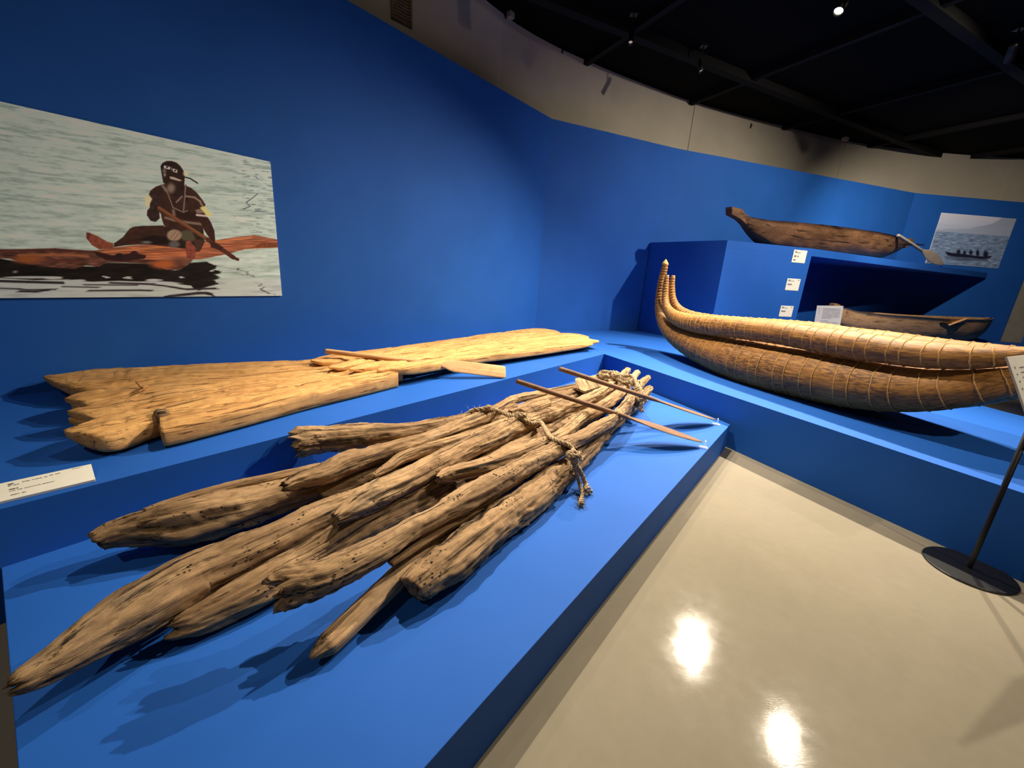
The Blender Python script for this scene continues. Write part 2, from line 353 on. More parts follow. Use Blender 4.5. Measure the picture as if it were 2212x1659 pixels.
# seam end on the left wall line
tt = np.linalg.solve(np.array([[DB[0], -DA[0]], [DB[1], -DA[1]]]), cr_ - I3); se = I3 + DB[:2] * tt[0]
inside = np.dot(se - W0, DA[:2]) < 0
up_left[3] = pt(se - DA[:2] * .003) if inside else pt(W0)
tag(MB().prism(ccw(up_left), 0, ZU).build('display_platform', BLUE, bevel=.002), 'higher blue platform along the left wall carrying the pale plank raft', 'platform')
bend = I3 - DB[:2] * 5.1
up_right = [pt(I3), pt(bend), (5.35, 1.35), (4.70, 3.76), (4.62, 4.3), (6.2, 5.95), (9.6, 7.7), (14.6, 10.0), pt(W3 + np.array([1.2, -.06])), pt(W3 + np.array([0, -.01])), pt(W2 + np.array([.02, -.01])), pt(W1 + np.array([.005, -.012])), pt(W0 + np.array([.02, -.005]))]
if inside: up_right.append(pt(se))
tag(MB().prism(ccw(up_right), 0, ZU).build('display_platform', BLUE, bevel=.002), 'higher blue platform at right carrying the reed boat and canoes', 'platform')

# pedestal with its cantilevered shelf
ZP = 2.14; ZPB = ZP - .118
pf = atz(1571.9, 518.8, ZP)[:2]; pe = atz(1757, 537.2, ZP)[:2]
pj = W0 + (W1 - W0) * .875 + np.array([.01, -.02])
apex = np.array([11.45, 10.60])
back = W2 + np.array([.01, -.02])
prt = pe + np.array([.55, 1.75])
ped = empty('display_pedestal', 'tall blue pedestal with a thin triangular shelf against the right wall', 'pedestal', (*pf, ZU))
o = MB().prism(ccw([pt(pf), pt(pe), pt(prt), pt(W1 + np.array([1.6, .50])), pt(W1 + np.array([.01, -.02])), pt(pj)]), ZU, ZPB).build('body', BLUE); under(o, ped)
o = MB().prism(ccw([pt(pf), pt(pe), pt(apex), pt(back), pt(W1 + np.array([.01, -.02])), pt(pj)]), ZPB + .0005, ZP).build('shelf', BLUE); under(o, ped)
# ================================================================ spotlights
def spot(loc, target, power, cone, label, col=(1, .87, .68), blend=.8, lens=60, radius=.035, size=.055):
    loc = np.asarray(loc, float); d = np.asarray(target, float) - loc; d /= np.linalg.norm(d)
    r = empty('ceiling_spotlight', label, 'spotlight', (loc[0], loc[1], ZC), 'track spotlights on the black ceiling')
    L = bpy.data.lights.new('spot_bulb', 'SPOT'); L.energy = power; L.color = col; L.spot_size = math.radians(cone); L.spot_blend = blend; L.shadow_soft_size = radius
    lo = bpy.data.objects.new('spot_bulb', L); COL.objects.link(lo); lo.parent = r
    q = Vector(d).to_track_quat('-Z', 'Y'); lo.rotation_euler = q.to_euler(); lo.location = tuple(np.array([0, 0, loc[2] - ZC]) + d * .14)
    x = np.array(q @ Vector((1, 0, 0))); y = np.array(q @ Vector((0, 1, 0))); c = np.array([0, 0, loc[2] - ZC])
    def ring(rad, off, n=20): return [c + d * off + (x * math.cos(6.2832 * i / n) + y * math.sin(6.2832 * i / n)) * rad for i in range(n)]
    v = ring(size * .7, -.12) + ring(size, -.08) + ring(size, .12) + ring(size * .86, .12) + ring(size * .8, .08)
    f = grid_faces(5, 20) + [tuple(range(19, -1, -1))]
    mesh('housing', v, f, BLACKM, r, True)
    mesh('lens', ring(size * .8, .085), [tuple(range(20))], emis('lamp_glow', col, lens), r)
    MB().box((0, 0, -.02), (.05, 0, 0), (0, .05, 0), (0, 0, .02)).box((0, 0, (loc[2] - ZC) / 2 - .02), (.008, 0, 0), (0, .008, 0), (0, 0, abs(loc[2] - ZC) / 2)).build('mount', BLACKM, r)
    return r
ZS = 4.62
spot((3.45, 5.68, ZS), (1.2, 4.1, .3), 2350, 105, 'bright spotlight at the top edge above the pedestal', lens=40, blend=1)
spot((4.12, 4.22, ZS), (2.2, 3.3, .3), 900, 110, 'spotlight above the reed boat aimed back over the floor', lens=40, blend=1)
spot((1.30, 6.62, ZS), (.9, 4.2, .4), 700, 60, 'dim spotlight dot above the corner of the blue walls', lens=.25, size=.035, blend=1)
spot((2.52, 7.28, ZS), (2.5, 4.9, .8), 300, 80, 'dim spotlight dot to the right of the corner, over the curved wall', lens=.2, size=.03, blend=1)
spot((6.20, 6.40, ZS), (9.6, 10.0, 1.0), 1300, 100, 'dim spotlight at the right edge of the ceiling', lens=.5, size=.05, blend=1)
spot((6.30, 4.30, ZS), (4.3, 7.5, 1.7), 1350, 104, 'spotlight outside the frame aimed at the pedestal', lens=20, blend=1)
spot((1.15, 4.30, ZS), (2.65, 4.1, .7), 1150, 66, 'spotlight outside the frame aimed at the side of the reed boat', lens=20, blend=1)
spot((3.40, -.35, ZS), (3.2, 3.6, .8), 430, 72, 'spotlight at the right of the viewer aimed at the reed boat', lens=20, blend=1)
spot((.6, -2.6, ZS), (-.8, 6.3, 4.6), 120, 120, 'added fill light behind the viewer brightening the upper walls', lens=20, blend=1)  # unseen fill lamp, added to lift the grey wall and upper partitions
spot((-.40, 3.25, ZS), (.0, 2.8, .3), 1150, 72, 'spotlight outside the frame straight above the driftwood raft', lens=20, blend=1, radius=.03)
spot((-2.6, -.6, ZS), (-1.9, .9, 0), 160, 70, 'spotlight outside the frame over the near end of the low platform', lens=20, blend=1)

# ================================================================ the driftwood raft
LOGS = []                                            # centre lines and radii, used to lay rope and paddles on top
def log(name, parent, ctrl, material, seed, e0='rot', e1='round', segs=52, tone=1.0, rough=1.0, base=None, ds=None, flat=1.0, jag=.5):
    rows = []
    for (px, py, r, z) in ctrl:
        p = atz(px, py, z); rows.append((*p, r * depth(p) / F))
    rows = np.array(rows)
    P, s = spline(rows, ds or max(.007, rows[:, 3].mean() * .16)); r = np.maximum(P[:, 3], .006); P = P[:, :3]
    return tube_log(name, parent, P, r, s, material, seed, e0, e1, segs, tone, rough, base, flat, jag)
def mesh_np(name, V, Q, T3, material, parent, lc, smooth=True):
    me = bpy.data.meshes.new(name); V = np.asarray(V, np.float32); nq, nt_ = len(Q), len(T3)
    me.vertices.add(len(V)); me.vertices.foreach_set('co', V.ravel())
    loops = np.concatenate([np.asarray(Q, np.int32).ravel(), np.asarray(T3, np.int32).ravel()]); me.loops.add(len(loops)); me.loops.foreach_set('vertex_index', loops)
    me.polygons.add(nq + nt_); me.polygons.foreach_set('loop_start', np.concatenate([np.arange(nq) * 4, nq * 4 + np.arange(nt_) * 3]).astype(np.int32))
    me.polygons.foreach_set('loop_total', np.concatenate([np.full(nq, 4), np.full(nt_, 3)]).astype(np.int32)); me.polygons.foreach_set('use_smooth', np.full(nq + nt_, smooth))
    me.update(); me.validate()
    a = me.attributes.new('lc', 'FLOAT_VECTOR', 'POINT'); a.data.foreach_set('vector', np.asarray(lc, np.float32).ravel())
    o = bpy.data.objects.new(name, me); COL.objects.link(o); me.materials.append(material)
    if parent: o.parent = parent
    return o
def tube_log(name, parent, P, r, s, material, seed, e0, e1, segs, tone, rough, base, flat, jag, keep=True):
    if keep: LOGS.append((P, r))
    m = len(P); o = seed * 17.3
    P = P + np.stack([pn(s * 3.1 + o, .5, 1.3), pn(s * 3.1 + o, 4.5, 2.3), .4 * pn(s * 3.1 + o, 8.5, 3.3)], 1) * (r * .22)[:, None]
    T, A, B = frames(P); th = np.arange(segs) / segs * 2 * math.pi; c, si = np.cos(th), np.sin(th)
    S = s[:, None]; C_, S_ = c[None], si[None]; L = s[-1]
    n1 = pn(S * 3.2 + o, C_ * .8 + o, S_ * .8); n2 = pn(S * 7 + o, C_ * 1.9, S_ * 1.9 + o); n3 = pn(S * 1.5 + o, C_ * 3.6 + o, S_ * 3.6)
    n4 = pn(S * 30 + o, C_ * 4, S_ * 4 + o); n5 = pn(S * 5 + o, C_ * 9 + o, S_ * 9); n6 = pn(S * 11 + o, C_ * 3.2 + o, S_ * 3.2)
    n7 = pn(S * 2.1 + 5 + o, C_ * 2.2, S_ * 2.2 + o); n8 = pn(S * 4 + o, C_ * 16, S_ * 16)
    crease = np.exp(-(n3 / .045) ** 2) * sm(-.15, .25, n7)                     # drying cracks along the grain
    crease2 = np.exp(-(n5 / .06) ** 2) * sm(.05, .4, -n7)
    flake = sm(.02, .10, n6) * .055 + sm(.25, .31, n2) * .06                   # bark plates with sharp edges
    near = np.maximum(np.exp(-S / (5 * max(r[0], .03))) * (e0 == 'rot'), np.exp(-(L - S) / (3 * r[-1])) * (e1 == 'rot'))
    erode = near * (.22 * np.maximum(0, n6 + .1) + .18 * np.maximum(0, n4)) + sm(.30, .55, n1) * .10 * (n4 + .3)
    fac = np.cos(((th[None] + .5 * pn(S * 2.5 + o, 3.3, 1.1)) * 7 / (2 * math.pi) % 1 - .5) * 2 * math.pi / 7) ** -1 - 1.05
    R = r[:, None] * (1 - .55 * fac + rough * (.15 * n1 + .08 * n2 + .07 * n3 + .028 * n4 + .045 * n5 + .025 * n8 - .17 * crease - .08 * crease2 + flake - erode))
    X = P[:, None] + A[:, None] * (R * C_)[..., None] + B[:, None] * (R * S_ * flat)[..., None]
    for e, w_, sg in ((e0, np.exp(-s / (1.6 * max(r[0], .02))), -1), (e1, np.exp(-(L - s) / (1.6 * r[-1])), 1)):
        rr = r[0] if sg < 0 else r[-1]
        if e in ('rot', 'cut'):
            j = jag * (1.0 if e == 'rot' else .25) * rr * 1.3 * (pn(C_[0] * 1.7 + o, S_[0] * 1.7, 3.3 + o) + .7 * pn(C_[0] * 4 + o, S_[0] * 4, 1.3) + .6 * pn(C_[0] * 9 + o, S_[0] * 9, 5.3))
            if e == 'rot': X = X + T[:, None] * (w_[:, None] * j[None])[..., None] + (A[:, None] * C_[..., None] + B[:, None] * S_[..., None]) * (w_[:, None] * rr * .34 * pn(S * 24 + o, C_ * 4, S_ * 4))[..., None]
            else: X = X + T[:, None] * (w_[:, None] * (j[None] + .45 * rr * S_ * sg))[..., None]
    V = [X.reshape(-1, 3)]; one = np.ones_like(R); LCs = [np.stack([S * one, C_ * r[:, None] * one, S_ * r[:, None] * one], -1).reshape(-1, 3)]
    i, jj = np.meshgrid(np.arange(m - 1), np.arange(segs), indexing='ij'); k2 = (jj + 1) % segs
    Q = [np.stack([i * segs + jj, i * segs + k2, (i + 1) * segs + k2, (i + 1) * segs + jj], -1).reshape(-1, 4)]; T3 = []; cnt = m * segs; ar = np.arange(segs); ar2 = (ar + 1) % segs
    for end, e, sg in ((0, e0, -1), (m - 1, e1, 1)):
        rim = X[end]; cen = rim.mean(0); rr = r[end]; prev = end * segs + ar; K = 5
        for k in range(1, K + 1):
            q = k / K; dep = {'rot': (0.0 if k == 1 else -.95 * rr * (q - .15)), 'cut': 0, 'round': .55 * rr * math.sqrt(max(0, 1 - (1 - q) ** 2)), 'point': .8 * rr * q}[e]
            jit = {'rot': .42, 'cut': .10, 'round': .05, 'point': .03}[e] * rr
            if k == K:
                V.append((cen + T[end] * sg * dep)[None]); LCs.append([(s[end] + sg * .02 * k, 0, 0)]); tri = np.stack([prev, prev[ar2], np.full(segs, cnt)], -1); T3.append(tri if sg > 0 else tri[:, ::-1]); cnt += 1
            else:
                pp = rim * (1 - q) + cen * q + T[end] * (sg * dep) + T[end][None] * (jit * pn(c * 3.5 * (1 - q) + o, si * 3.5 * (1 - q), k * 1.7 + o))[:, None]
                V.append(pp); LCs.append(np.stack([np.full(segs, s[end] + sg * .02 * k), c * rr * (1 - q), si * rr * (1 - q)], -1))
                qd = np.stack([prev, prev[ar2], cnt + ar2, cnt + ar], -1); Q.append(qd if sg > 0 else qd[:, ::-1]); prev = cnt + ar; cnt += segs
    o_ = mesh_np(name, np.concatenate(V), np.concatenate(Q), np.concatenate(T3), material, parent, np.concatenate([np.asarray(q, float) for q in LCs])); o_['tone'] = float(tone)
    return o_
def sm(a, b, x): t_ = np.clip((x - a) / (b - a + 1e-9), 0, 1); return t_ * t_ * (3 - 2 * t_)
raft = empty('driftwood_raft', 'long raft of weathered driftwood logs bound with rope on the low platform', 'raft')
D = [
 # (points: px, py, half-width px, height of the centre line), near end, far end, tone
 ([(22, 1484, 20, .40), (45, 1472, 27, .40), (90, 1448, 33, .39), (150, 1412, 41, .385), (230, 1362, 50, .375), (320, 1305, 55, .37), (420, 1250, 51, .36), (500, 1213, 44, .36), (600, 1165, 37, .355), (700, 1115, 33, .35), (800, 1075, 30, .35), (950, 1010, 26, .345), (1100, 945, 22, .34), (1250, 880, 17, .34)], 'rot', 'round', .92),
 ([(376, 1356, 19, .300), (400, 1348, 26, .300), (450, 1327, 32, .302), (520, 1292, 35, .305), (600, 1248, 36, .308), (700, 1192, 36, .315), (780, 1145, 36, .33), (870, 1100, 34, .33), (960, 1050, 30, .33), (1100, 985, 25, .33), (1200, 930, 21, .33), (1300, 880, 16, .33)], 'rot', 'round', .95),
 ([(207, 1172, 21, .36), (250, 1157, 28, .36), (330, 1137, 39, .36), (420, 1120, 46, .36), (500, 1100, 42, .36), (580, 1080, 36, .36), (660, 1055, 32, .36), (760, 1015, 28, .36), (900, 965, 24, .365), (1050, 920, 18, .37), (1150, 885, 14, .37)], 'cut', 'round', .98),
 ([(310, 1103, 5, .43), (350, 1092, 9, .43), (420, 1072, 10, .43), (500, 1052, 10, .43), (600, 1030, 10, .43), (690, 1008, 8, .42)], 'rot', 'round', .9),
 ([(640, 957, 26, .455), (665, 953, 31, .455), (700, 948, 29, .455), (767, 942, 26, .455), (875, 931, 19, .45), (960, 918, 16, .44), (1040, 900, 13, .43), (1110, 880, 11, .43)], 'rot', 'round', 1.0),
 ([(614, 1052, 11, .47), (640, 1042, 17, .47), (700, 1026, 22, .47), (745, 1004, 24, .47), (840, 974, 19, .47), (950, 939, 15, .47), (1040, 903, 14, .47), (1075, 882, 10, .465), (1115, 862, 9, .455), (1176, 850, 8, .445), (1243, 836, 7, .44)], 'rot', 'cut', 1.0),
 ([(806, 1028, 5, .45), (840, 1008, 10, .45), (880, 985, 12, .45), (980, 953, 13, .45), (1092, 916, 11, .44), (1160, 885, 10, .43)], 'point', 'round', 1.12),
 ([(723, 1121, 14, .46), (745, 1106, 21, .46), (780, 1086, 27, .46), (815, 1068, 30, .46), (880, 1038, 27, .46), (960, 996, 24, .46), (1050, 952, 22, .455), (1120, 920, 20, .45), (1160, 904, 15, .45), (1227, 880, 14, .44), (1290, 855, 12, .44), (1335, 822, 9, .45), (1357, 799, 6, .46)], 'rot', 'round', 1.08),
 ([(946, 1036, 9, .45), (975, 1026, 17, .45), (1056, 1004, 18, .45), (1165, 963, 15, .45), (1213, 939, 12, .445), (1260, 902, 12, .445), (1302, 878, 12, .44), (1344, 845, 10, .445), (1365, 819, 8, .45), (1377, 805, 6, .455)], 'rot', 'round', 1.18),
 ([(602, 1276, 40, .455), (618, 1270, 43, .456), (650, 1260, 41, .46), (710, 1239, 37, .46), (800, 1199, 31, .46), (900, 1140, 24, .46), (950, 1112, 22, .46), (980, 1095, 25, .46), (1040, 1062, 26, .46), (1129, 1012, 22, .46), (1205, 972, 18, .455), (1238, 953, 15, .45), (1283, 928, 14, .445), (1322, 906, 13, .44), (1355, 872, 11, .44), (1380, 834, 9, .445), (1400, 816, 6, .45)], 'rot', 'round', .97),
 ([(842, 1219, 7, .40), (862, 1204, 10, .40), (890, 1184, 12, .40), (930, 1156, 13, .40), (980, 1128, 12, .40), (1040, 1095, 10, .39)], 'cut', 'round', 1.0),
 ([(671, 1423, 5, .285), (682, 1412, 13, .288), (700, 1395, 22, .292), (712, 1384, 25, .294), (774, 1325, 25, .30), (865, 1241, 25, .31), (915, 1191, 24, .315), (1000, 1112, 22, .32), (1100, 1035, 18, .33), (1220, 945, 15, .335)], 'cut', 'round', 1.45),
 ([(890, 1276, 33, .325), (915, 1256, 38, .325), (960, 1221, 42, .325), (1020, 1171, 41, .325), (1090, 1119, 37, .325), (1160, 1068, 30, .325), (1226, 1012, 24, .325), (1265, 975, 20, .325), (1310, 925, 17, .325), (1350, 890, 15, .33), (1390, 854, 11, .335), (1404, 839, 7, .34)], 'cut', 'round', .98),
 ([(1100, 896, 11, .40), (1160, 872, 11, .40), (1240, 845, 10, .40), (1300, 826, 9, .40)], 'cut', 'round', 1.05),
 ([(1128, 892, 9, .475), (1145, 886, 10, .475), (1182, 872, 9, .47)], 'cut', 'cut', 1.02),
 ([(1188, 916, 8, .37), (1210, 908, 9, .37), (1226, 903, 8, .37)], 'round', 'round', .8),
 ([(1150, 940, 14, .35), (1230, 905, 14, .35), (1310, 862, 12, .35), (1352, 825, 9, .37)], 'cut', 'round', .95),
 ([(690, 1068, 16, .35), (800, 1030, 20, .35), (950, 980, 20, .35), (1080, 935, 17, .35), (1200, 890, 13, .35)], 'cut', 'round', .85),
 ([(1110, 912, 14, .34), (1220, 868, 13, .34), (1310, 832, 10, .35)], 'cut', 'round', .85),
 ([(1290, 935, 12, .36), (1345, 888, 11, .37), (1378, 860, 9, .38)], 'cut', 'cut', 1.1),
]
for k, (pts, e0, e1, tone) in enumerate(D):
    log('log', raft, pts, DRIFT, k + 1, e0, e1, tone=tone, jag=.7 if e0 == 'rot' else .4, rough=.35 if tone == 1.45 else (.7 if k == 0 else 1.0))
# a flat split board wedged in at the far lashing
bp = [atz(x, y, z) for x, y, z in ((1243, 817, .47), (1242, 837, .45), (1262, 845, .45), (1300, 834, .46), (1345, 818, .46), (1300, 808, .47))]
mb = MB(); nb = len(bp); mb.add([p for p in bp] + [p - np.array([0, 0, .02]) for p in bp], [tuple(range(nb)), tuple(range(2 * nb - 1, nb - 1, -1))] + [(i, nb + i, nb + (i + 1) % nb, (i + 1) % nb) for i in range(nb)])
o = mesh('board', mb.v, mb.f, DRIFT, raft, False, [(v[1], v[0], v[2]) for v in mb.v]); o['tone'] = 1.05
def top(x, y):
    z = ZL
    for P, r in LOGS:
        i = np.argmin((P[:, 0] - x) ** 2 + (P[:, 1] - y) ** 2)
        a, b = P[max(i - 1, 0)], P[min(i + 1, len(P) - 1)]; t_ = b[:2] - a[:2]; t_ /= np.linalg.norm(t_) + 1e-9
        w = np.array([x, y]) - P[i][:2]; al = abs(np.dot(w, t_)); d = abs(w[0] * t_[1] - w[1] * t_[0])
        if al < .06 and d < r[i]: z = max(z, P[i][2] + math.sqrt(max(0, r[i] ** 2 - d * d)))
    return z
def onlogs(px, py, off):
    d = ray(px, py); t0 = (H - .75) / -d[2]; t1 = (H - ZL) / -d[2]
    for t_ in np.linspace(t0, t1, 160):
        p = EYE + d * t_
        if p[2] <= top(p[0], p[1]) + off: return p
    return EYE + d * t1 + np.array([0, 0, off])
def rope(name, parent, pts, R=.013, material=None, strands=3, pitch=7.0, flare=0, seed=0):
    P, s = spline(pts, R * .55); T, A, B = frames(P); n = 6; V = []; f = []
    for q in range(strands):
        ph = 2 * math.pi * q / strands + s / (R * pitch) * 2 * math.pi
        off = R * (.58 + flare * np.clip((s - s[-1] * .7) / (s[-1] * .3 + 1e-6), 0, 1) * 1.5)
        c = P + A * (np.cos(ph) * off)[:, None] + B * (np.sin(ph) * off)[:, None]
        c += np.stack([pn(s * 40 + q * 9 + seed, 1.1, k * 3.1) for k in range(3)], 1) * R * .25
        t2, a2, b2 = frames(c); b0 = len(V); th = np.arange(n) / n * 2 * math.pi
        rad = R * .55 * (1 + .2 * pn(s * 60 + q * 5, 2.2, seed))
        X = c[:, None] + (a2[:, None] * np.cos(th)[None, :, None] + b2[:, None] * np.sin(th)[None, :, None]) * rad[:, None, None]
        V += list(X.reshape(-1, 3)); f += grid_faces(len(c), n, b0); f += [tuple(b0 + i for i in range(n - 1, -1, -1)), tuple(b0 + (len(c) - 1) * n + i for i in range(n))]
    return mesh(name, V, f, material or ROPE, parent, True)
def fibres(name, parent, pts, count, length, spread, seed, r=.0012):
    rg = np.random.default_rng(seed); V = []; f = []
    for _ in range(count):
        i = rg.integers(len(pts)); p = np.asarray(pts[i], float) + rg.normal(size=3) * spread; d = rg.normal(size=3); d[2] = abs(d[2]) * .4; d /= np.linalg.norm(d)
        c = np.array([p, p + d * length * .4 + rg.normal(size=3) * .008, p + d * length * rg.uniform(.5, 1) + np.array([0, 0, -.02])]); b0 = len(V)
        for q in c: V += [q + np.array([r, 0, 0]), q + np.array([-r * .5, r * .87, 0]), q + np.array([-r * .5, -r * .87, r])]
        f += grid_faces(3, 3, b0)
    o_ = mesh(name, V, f, ROPE, parent); o_['kind'] = 'stuff'; return o_
mid = [(1003, 899), (1015, 890), (1028, 885), (1053, 883), (1072, 891), (1103, 897), (1126, 903), (1142, 914), (1165, 925), (1187, 942), (1213, 956), (1232, 970), (1240, 985), (1238, 999)]
mz = [.40, .47, .525, .535, .53, .525, .525, .52, .515, .51, .51, .51, .47, .42]
mp_ = [atz(x, y, max(z, 0)) if i < 4 or i > 11 else onlogs(x, y, .012) for i, ((x, y), z) in enumerate(zip(mid, mz))]
for i in range(1, len(mp_) - 1): mp_[i][2] = max(mp_[i][2], (mp_[i - 1][2] + mp_[i + 1][2]) / 2 - .02)
rope('rope', raft, mp_, .015, seed=1)
mq = [p + np.array([.012, -.02, .008 * math.sin(i * 2.1)]) for i, p in enumerate(mp_)]
rope('rope', raft, mq[4:], .013, seed=2)
kn = mp_[6]; 
def knot(c, R, seed, turns=3):
    th = np.linspace(0, 2 * math.pi * turns, 14 * turns); rg = np.random.default_rng(seed)
    return [c + np.array([R * (1 + .3 * math.sin(t * 1.3)) * math.cos(t), R * math.sin(t) * .8, R * .5 * math.sin(t * 1.7 + 1)]) for t in th]
rope('knot', raft, knot(kn + np.array([0, 0, .015]), .028, 1), .010, seed=3)
rope('knot', raft, knot(mp_[-2] + np.array([0, -.01, .005]), .032, 2), .011, seed=4)
rope('knot', raft, knot(mp_[3] + np.array([0, 0, .008]), .020, 5, 2), .009, seed=12)
tail = lambda q: [atz(x, y, z) for x, y, z in q]
rope('rope_end', raft, tail([(1238, 999, .42), (1241, 1010, .39), (1246, 1025, .35), (1252, 1045, .29), (1257, 1066, .265), (1255, 1091, .26)]), .011, flare=.5, seed=5)
rope('rope_end', raft, tail([(1240, 1000, .42), (1250, 1013, .38), (1258, 1028, .33), (1265, 1045, .28), (1270, 1064, .262)]), .013, flare=1.0, seed=6)
far = [(1291, 821), (1303, 815), (1316, 811), (1330, 815), (1342, 819), (1356, 824), (1370, 830), (1380, 846), (1384, 864), (1378, 884)]
fz = [.42, .49, .52, .52, .52, .52, .52, .50, .44, .36]
fp = [atz(x, y, z) for (x, y), z in zip(far, fz)]
for i in range(1, len(fp) - 1): fp[i][2] = max(fp[i][2], (fp[i - 1][2] + fp[i + 1][2]) / 2 - .03)
for k in range(4):
    rg = np.random.default_rng(k + 40)
    rope('rope', raft, [p + rg.normal(size=3) * .018 + np.array([0, -.035 + .03 * k, .012 * k]) for p in fp], .016, seed=20 + k, pitch=6)
for k, i in enumerate((1, 3, 6, 8)): rope('knot', raft, knot(fp[i] + np.array([0, -.02, .02]), .035, 30 + k), .012, seed=30 + k)
fibres('rope_fibre', raft, mp_ + fp, 150, .07, .012, 3)
fibres('rope_fibre', raft, [atz(1255, 1088, .262), atz(1271, 1062, .262), atz(1262, 1045, .28)], 70, .05, .008, 4)
# two pale flecks on the wood
for x, y, z in ((340, 1261, .43), (626, 1300, .43)):
    c = atz(x, y, z); MB().box(c, (.007, .002, 0), (-.001, .004, .003), (0, -.001, .004)).build('pale_fleck', WHITE, raft)

# ================================================================ paddles
def loft(name, parent, P, wid, hgt, material, up=(0, 0, 1), n=16, tone=1.0, power=2.0):
    """Lofted superellipse section along P: half widths and half heights per point."""
    rows = np.column_stack([P, wid, hgt]); Q, s = spline(rows, .012); P, w, h = Q[:, :3], np.maximum(Q[:, 3], .001), np.maximum(Q[:, 4], .001)
    T, A, B = frames(P, up); th = np.arange(n) / n * 2 * math.pi; c, si = np.cos(th), np.sin(th)
    cx = np.sign(c) * np.abs(c) ** (2 / power); sx_ = np.sign(si) * np.abs(si) ** (2 / power)
    X = P[:, None] + A[:, None] * (w[:, None] * cx)[..., None] + B[:, None] * (h[:, None] * sx_)[..., None]
    lc = np.stack([np.broadcast_to(s[:, None], (len(s), n)), w[:, None] * cx, h[:, None] * sx_], -1).reshape(-1, 3)
    f = grid_faces(len(P), n) + [tuple(range(n - 1, -1, -1)), tuple((len(P) - 1) * n + i for i in range(n))]
    o_ = mesh(name, X.reshape(-1, 3), f, material, parent, True, lc); o_['tone'] = float(tone); return o_
def paddle(label, material, a, b, rs, blade, blade_len, group=None, bw=.06, roll_up=(0, 0, 1), square=False, tone=1.0):
    a, b = np.asarray(a, float), np.asarray(b, float); L = np.linalg.norm(b - a); d = (b - a) / L
    r = empty('paddle', label, 'paddle', (0, 0, 0), group)
    k = L - blade_len; q = lambda t_: a + d * t_
    ts = [0, .015, k * .5, k * .85, k + .01]
    loft('shaft', r, np.array([q(x) for x in ts]), [rs * .75, rs, rs * 1.02, rs, rs * .9], [rs * .75, rs, rs * 1.02, rs, rs * .7], material, roll_up, tone=tone)
    if square:
        tb = [k - .05, k + .03, k + .10, k + .16, L - .05, L]; wb = [rs * .9, bw * .55, bw * .92, bw, bw * 1.05, bw * .9]; hb = [rs * .8, rs * .6, rs * .45, rs * .4, rs * .36, rs * .3]
    else:
        tb = [k - .04, k + blade_len * .12, k + blade_len * .3, k + blade_len * .55, k + blade_len * .8, L - .02, L]; wb = [rs * .8, bw * .5, bw * .9, bw, bw * .72, bw * .3, .006]; hb = [rs * .6, rs * .5, rs * .45, rs * .4, rs * .35, rs * .3, .003]
    loft('blade', r, np.array([q(x) for x in tb]), wb, hb, material, roll_up, power=2.4, tone=tone)
    return r
def paddle_line(tip, tipz, over, overz, hx):
    T_ = atz(*tip, tipz); K = atz(*over, overz); d = K - T_
    ts = np.linspace(.5, 6, 2000); xs = np.array([proj(T_ + d * t_)[0] for t_ in ts]); t_ = ts[np.argmin(np.abs(xs - hx))]
    return T_ + d * t_, T_
zo = max(onlogs(1300, 884, .0)[2], onlogs(1250, 868, 0)[2]) + .03
h1, t1 = paddle_line((1516, 954), ZL + .045, (1330, 893), zo - .02, 1121)
paddle('dark wooden paddle lying across the driftwood raft, nearer of the two', PADD, h1, t1, .0185, None, .62, 'paddles on the driftwood raft', .085)
h2, t2 = paddle_line((1544, 906), ZL + .045, (1385, 854), zo + .03, 1214)
paddle('reddish dark paddle across the far rope lashing of the driftwood raft', PADD, h2, t2, .0185, None, .66, 'paddles on the driftwood raft', .085, tone=1.15)
for k, (tp, lb) in enumerate(((t1, 'clear acrylic rest under the tip of the nearer dark paddle'), (t2, 'clear acrylic rest under the tip of the reddish paddle'))):
    r = empty('acrylic_rest', lb, 'stand', (tp[0] + .015, tp[1] - .012, ZL), 'acrylic paddle rests')
    MB().box((0, 0, .003), (.03, -.01, 0), (.008, .024, 0), (0, 0, .003)).build('base', GLASS, r)
    MB().box((.008, -.003, .032), (.0035, -.001, 0), (.007, .021, 0), (0, 0, .026)).build('upright', GLASS, r)
# thin cords that tie the paddles to the logs
for (x0, y0, x1, y1) in ((1316, 826, 1316, 850), (1332, 886, 1330, 902)):
    a_, b_ = onlogs(x0, y0, .02), onlogs(x1, y1, .004)
    o = rope('tie_cord', raft, [a_, (a_ + b_) / 2 + np.array([.01, -.02, .02]), b_], .003, CORD, 2)

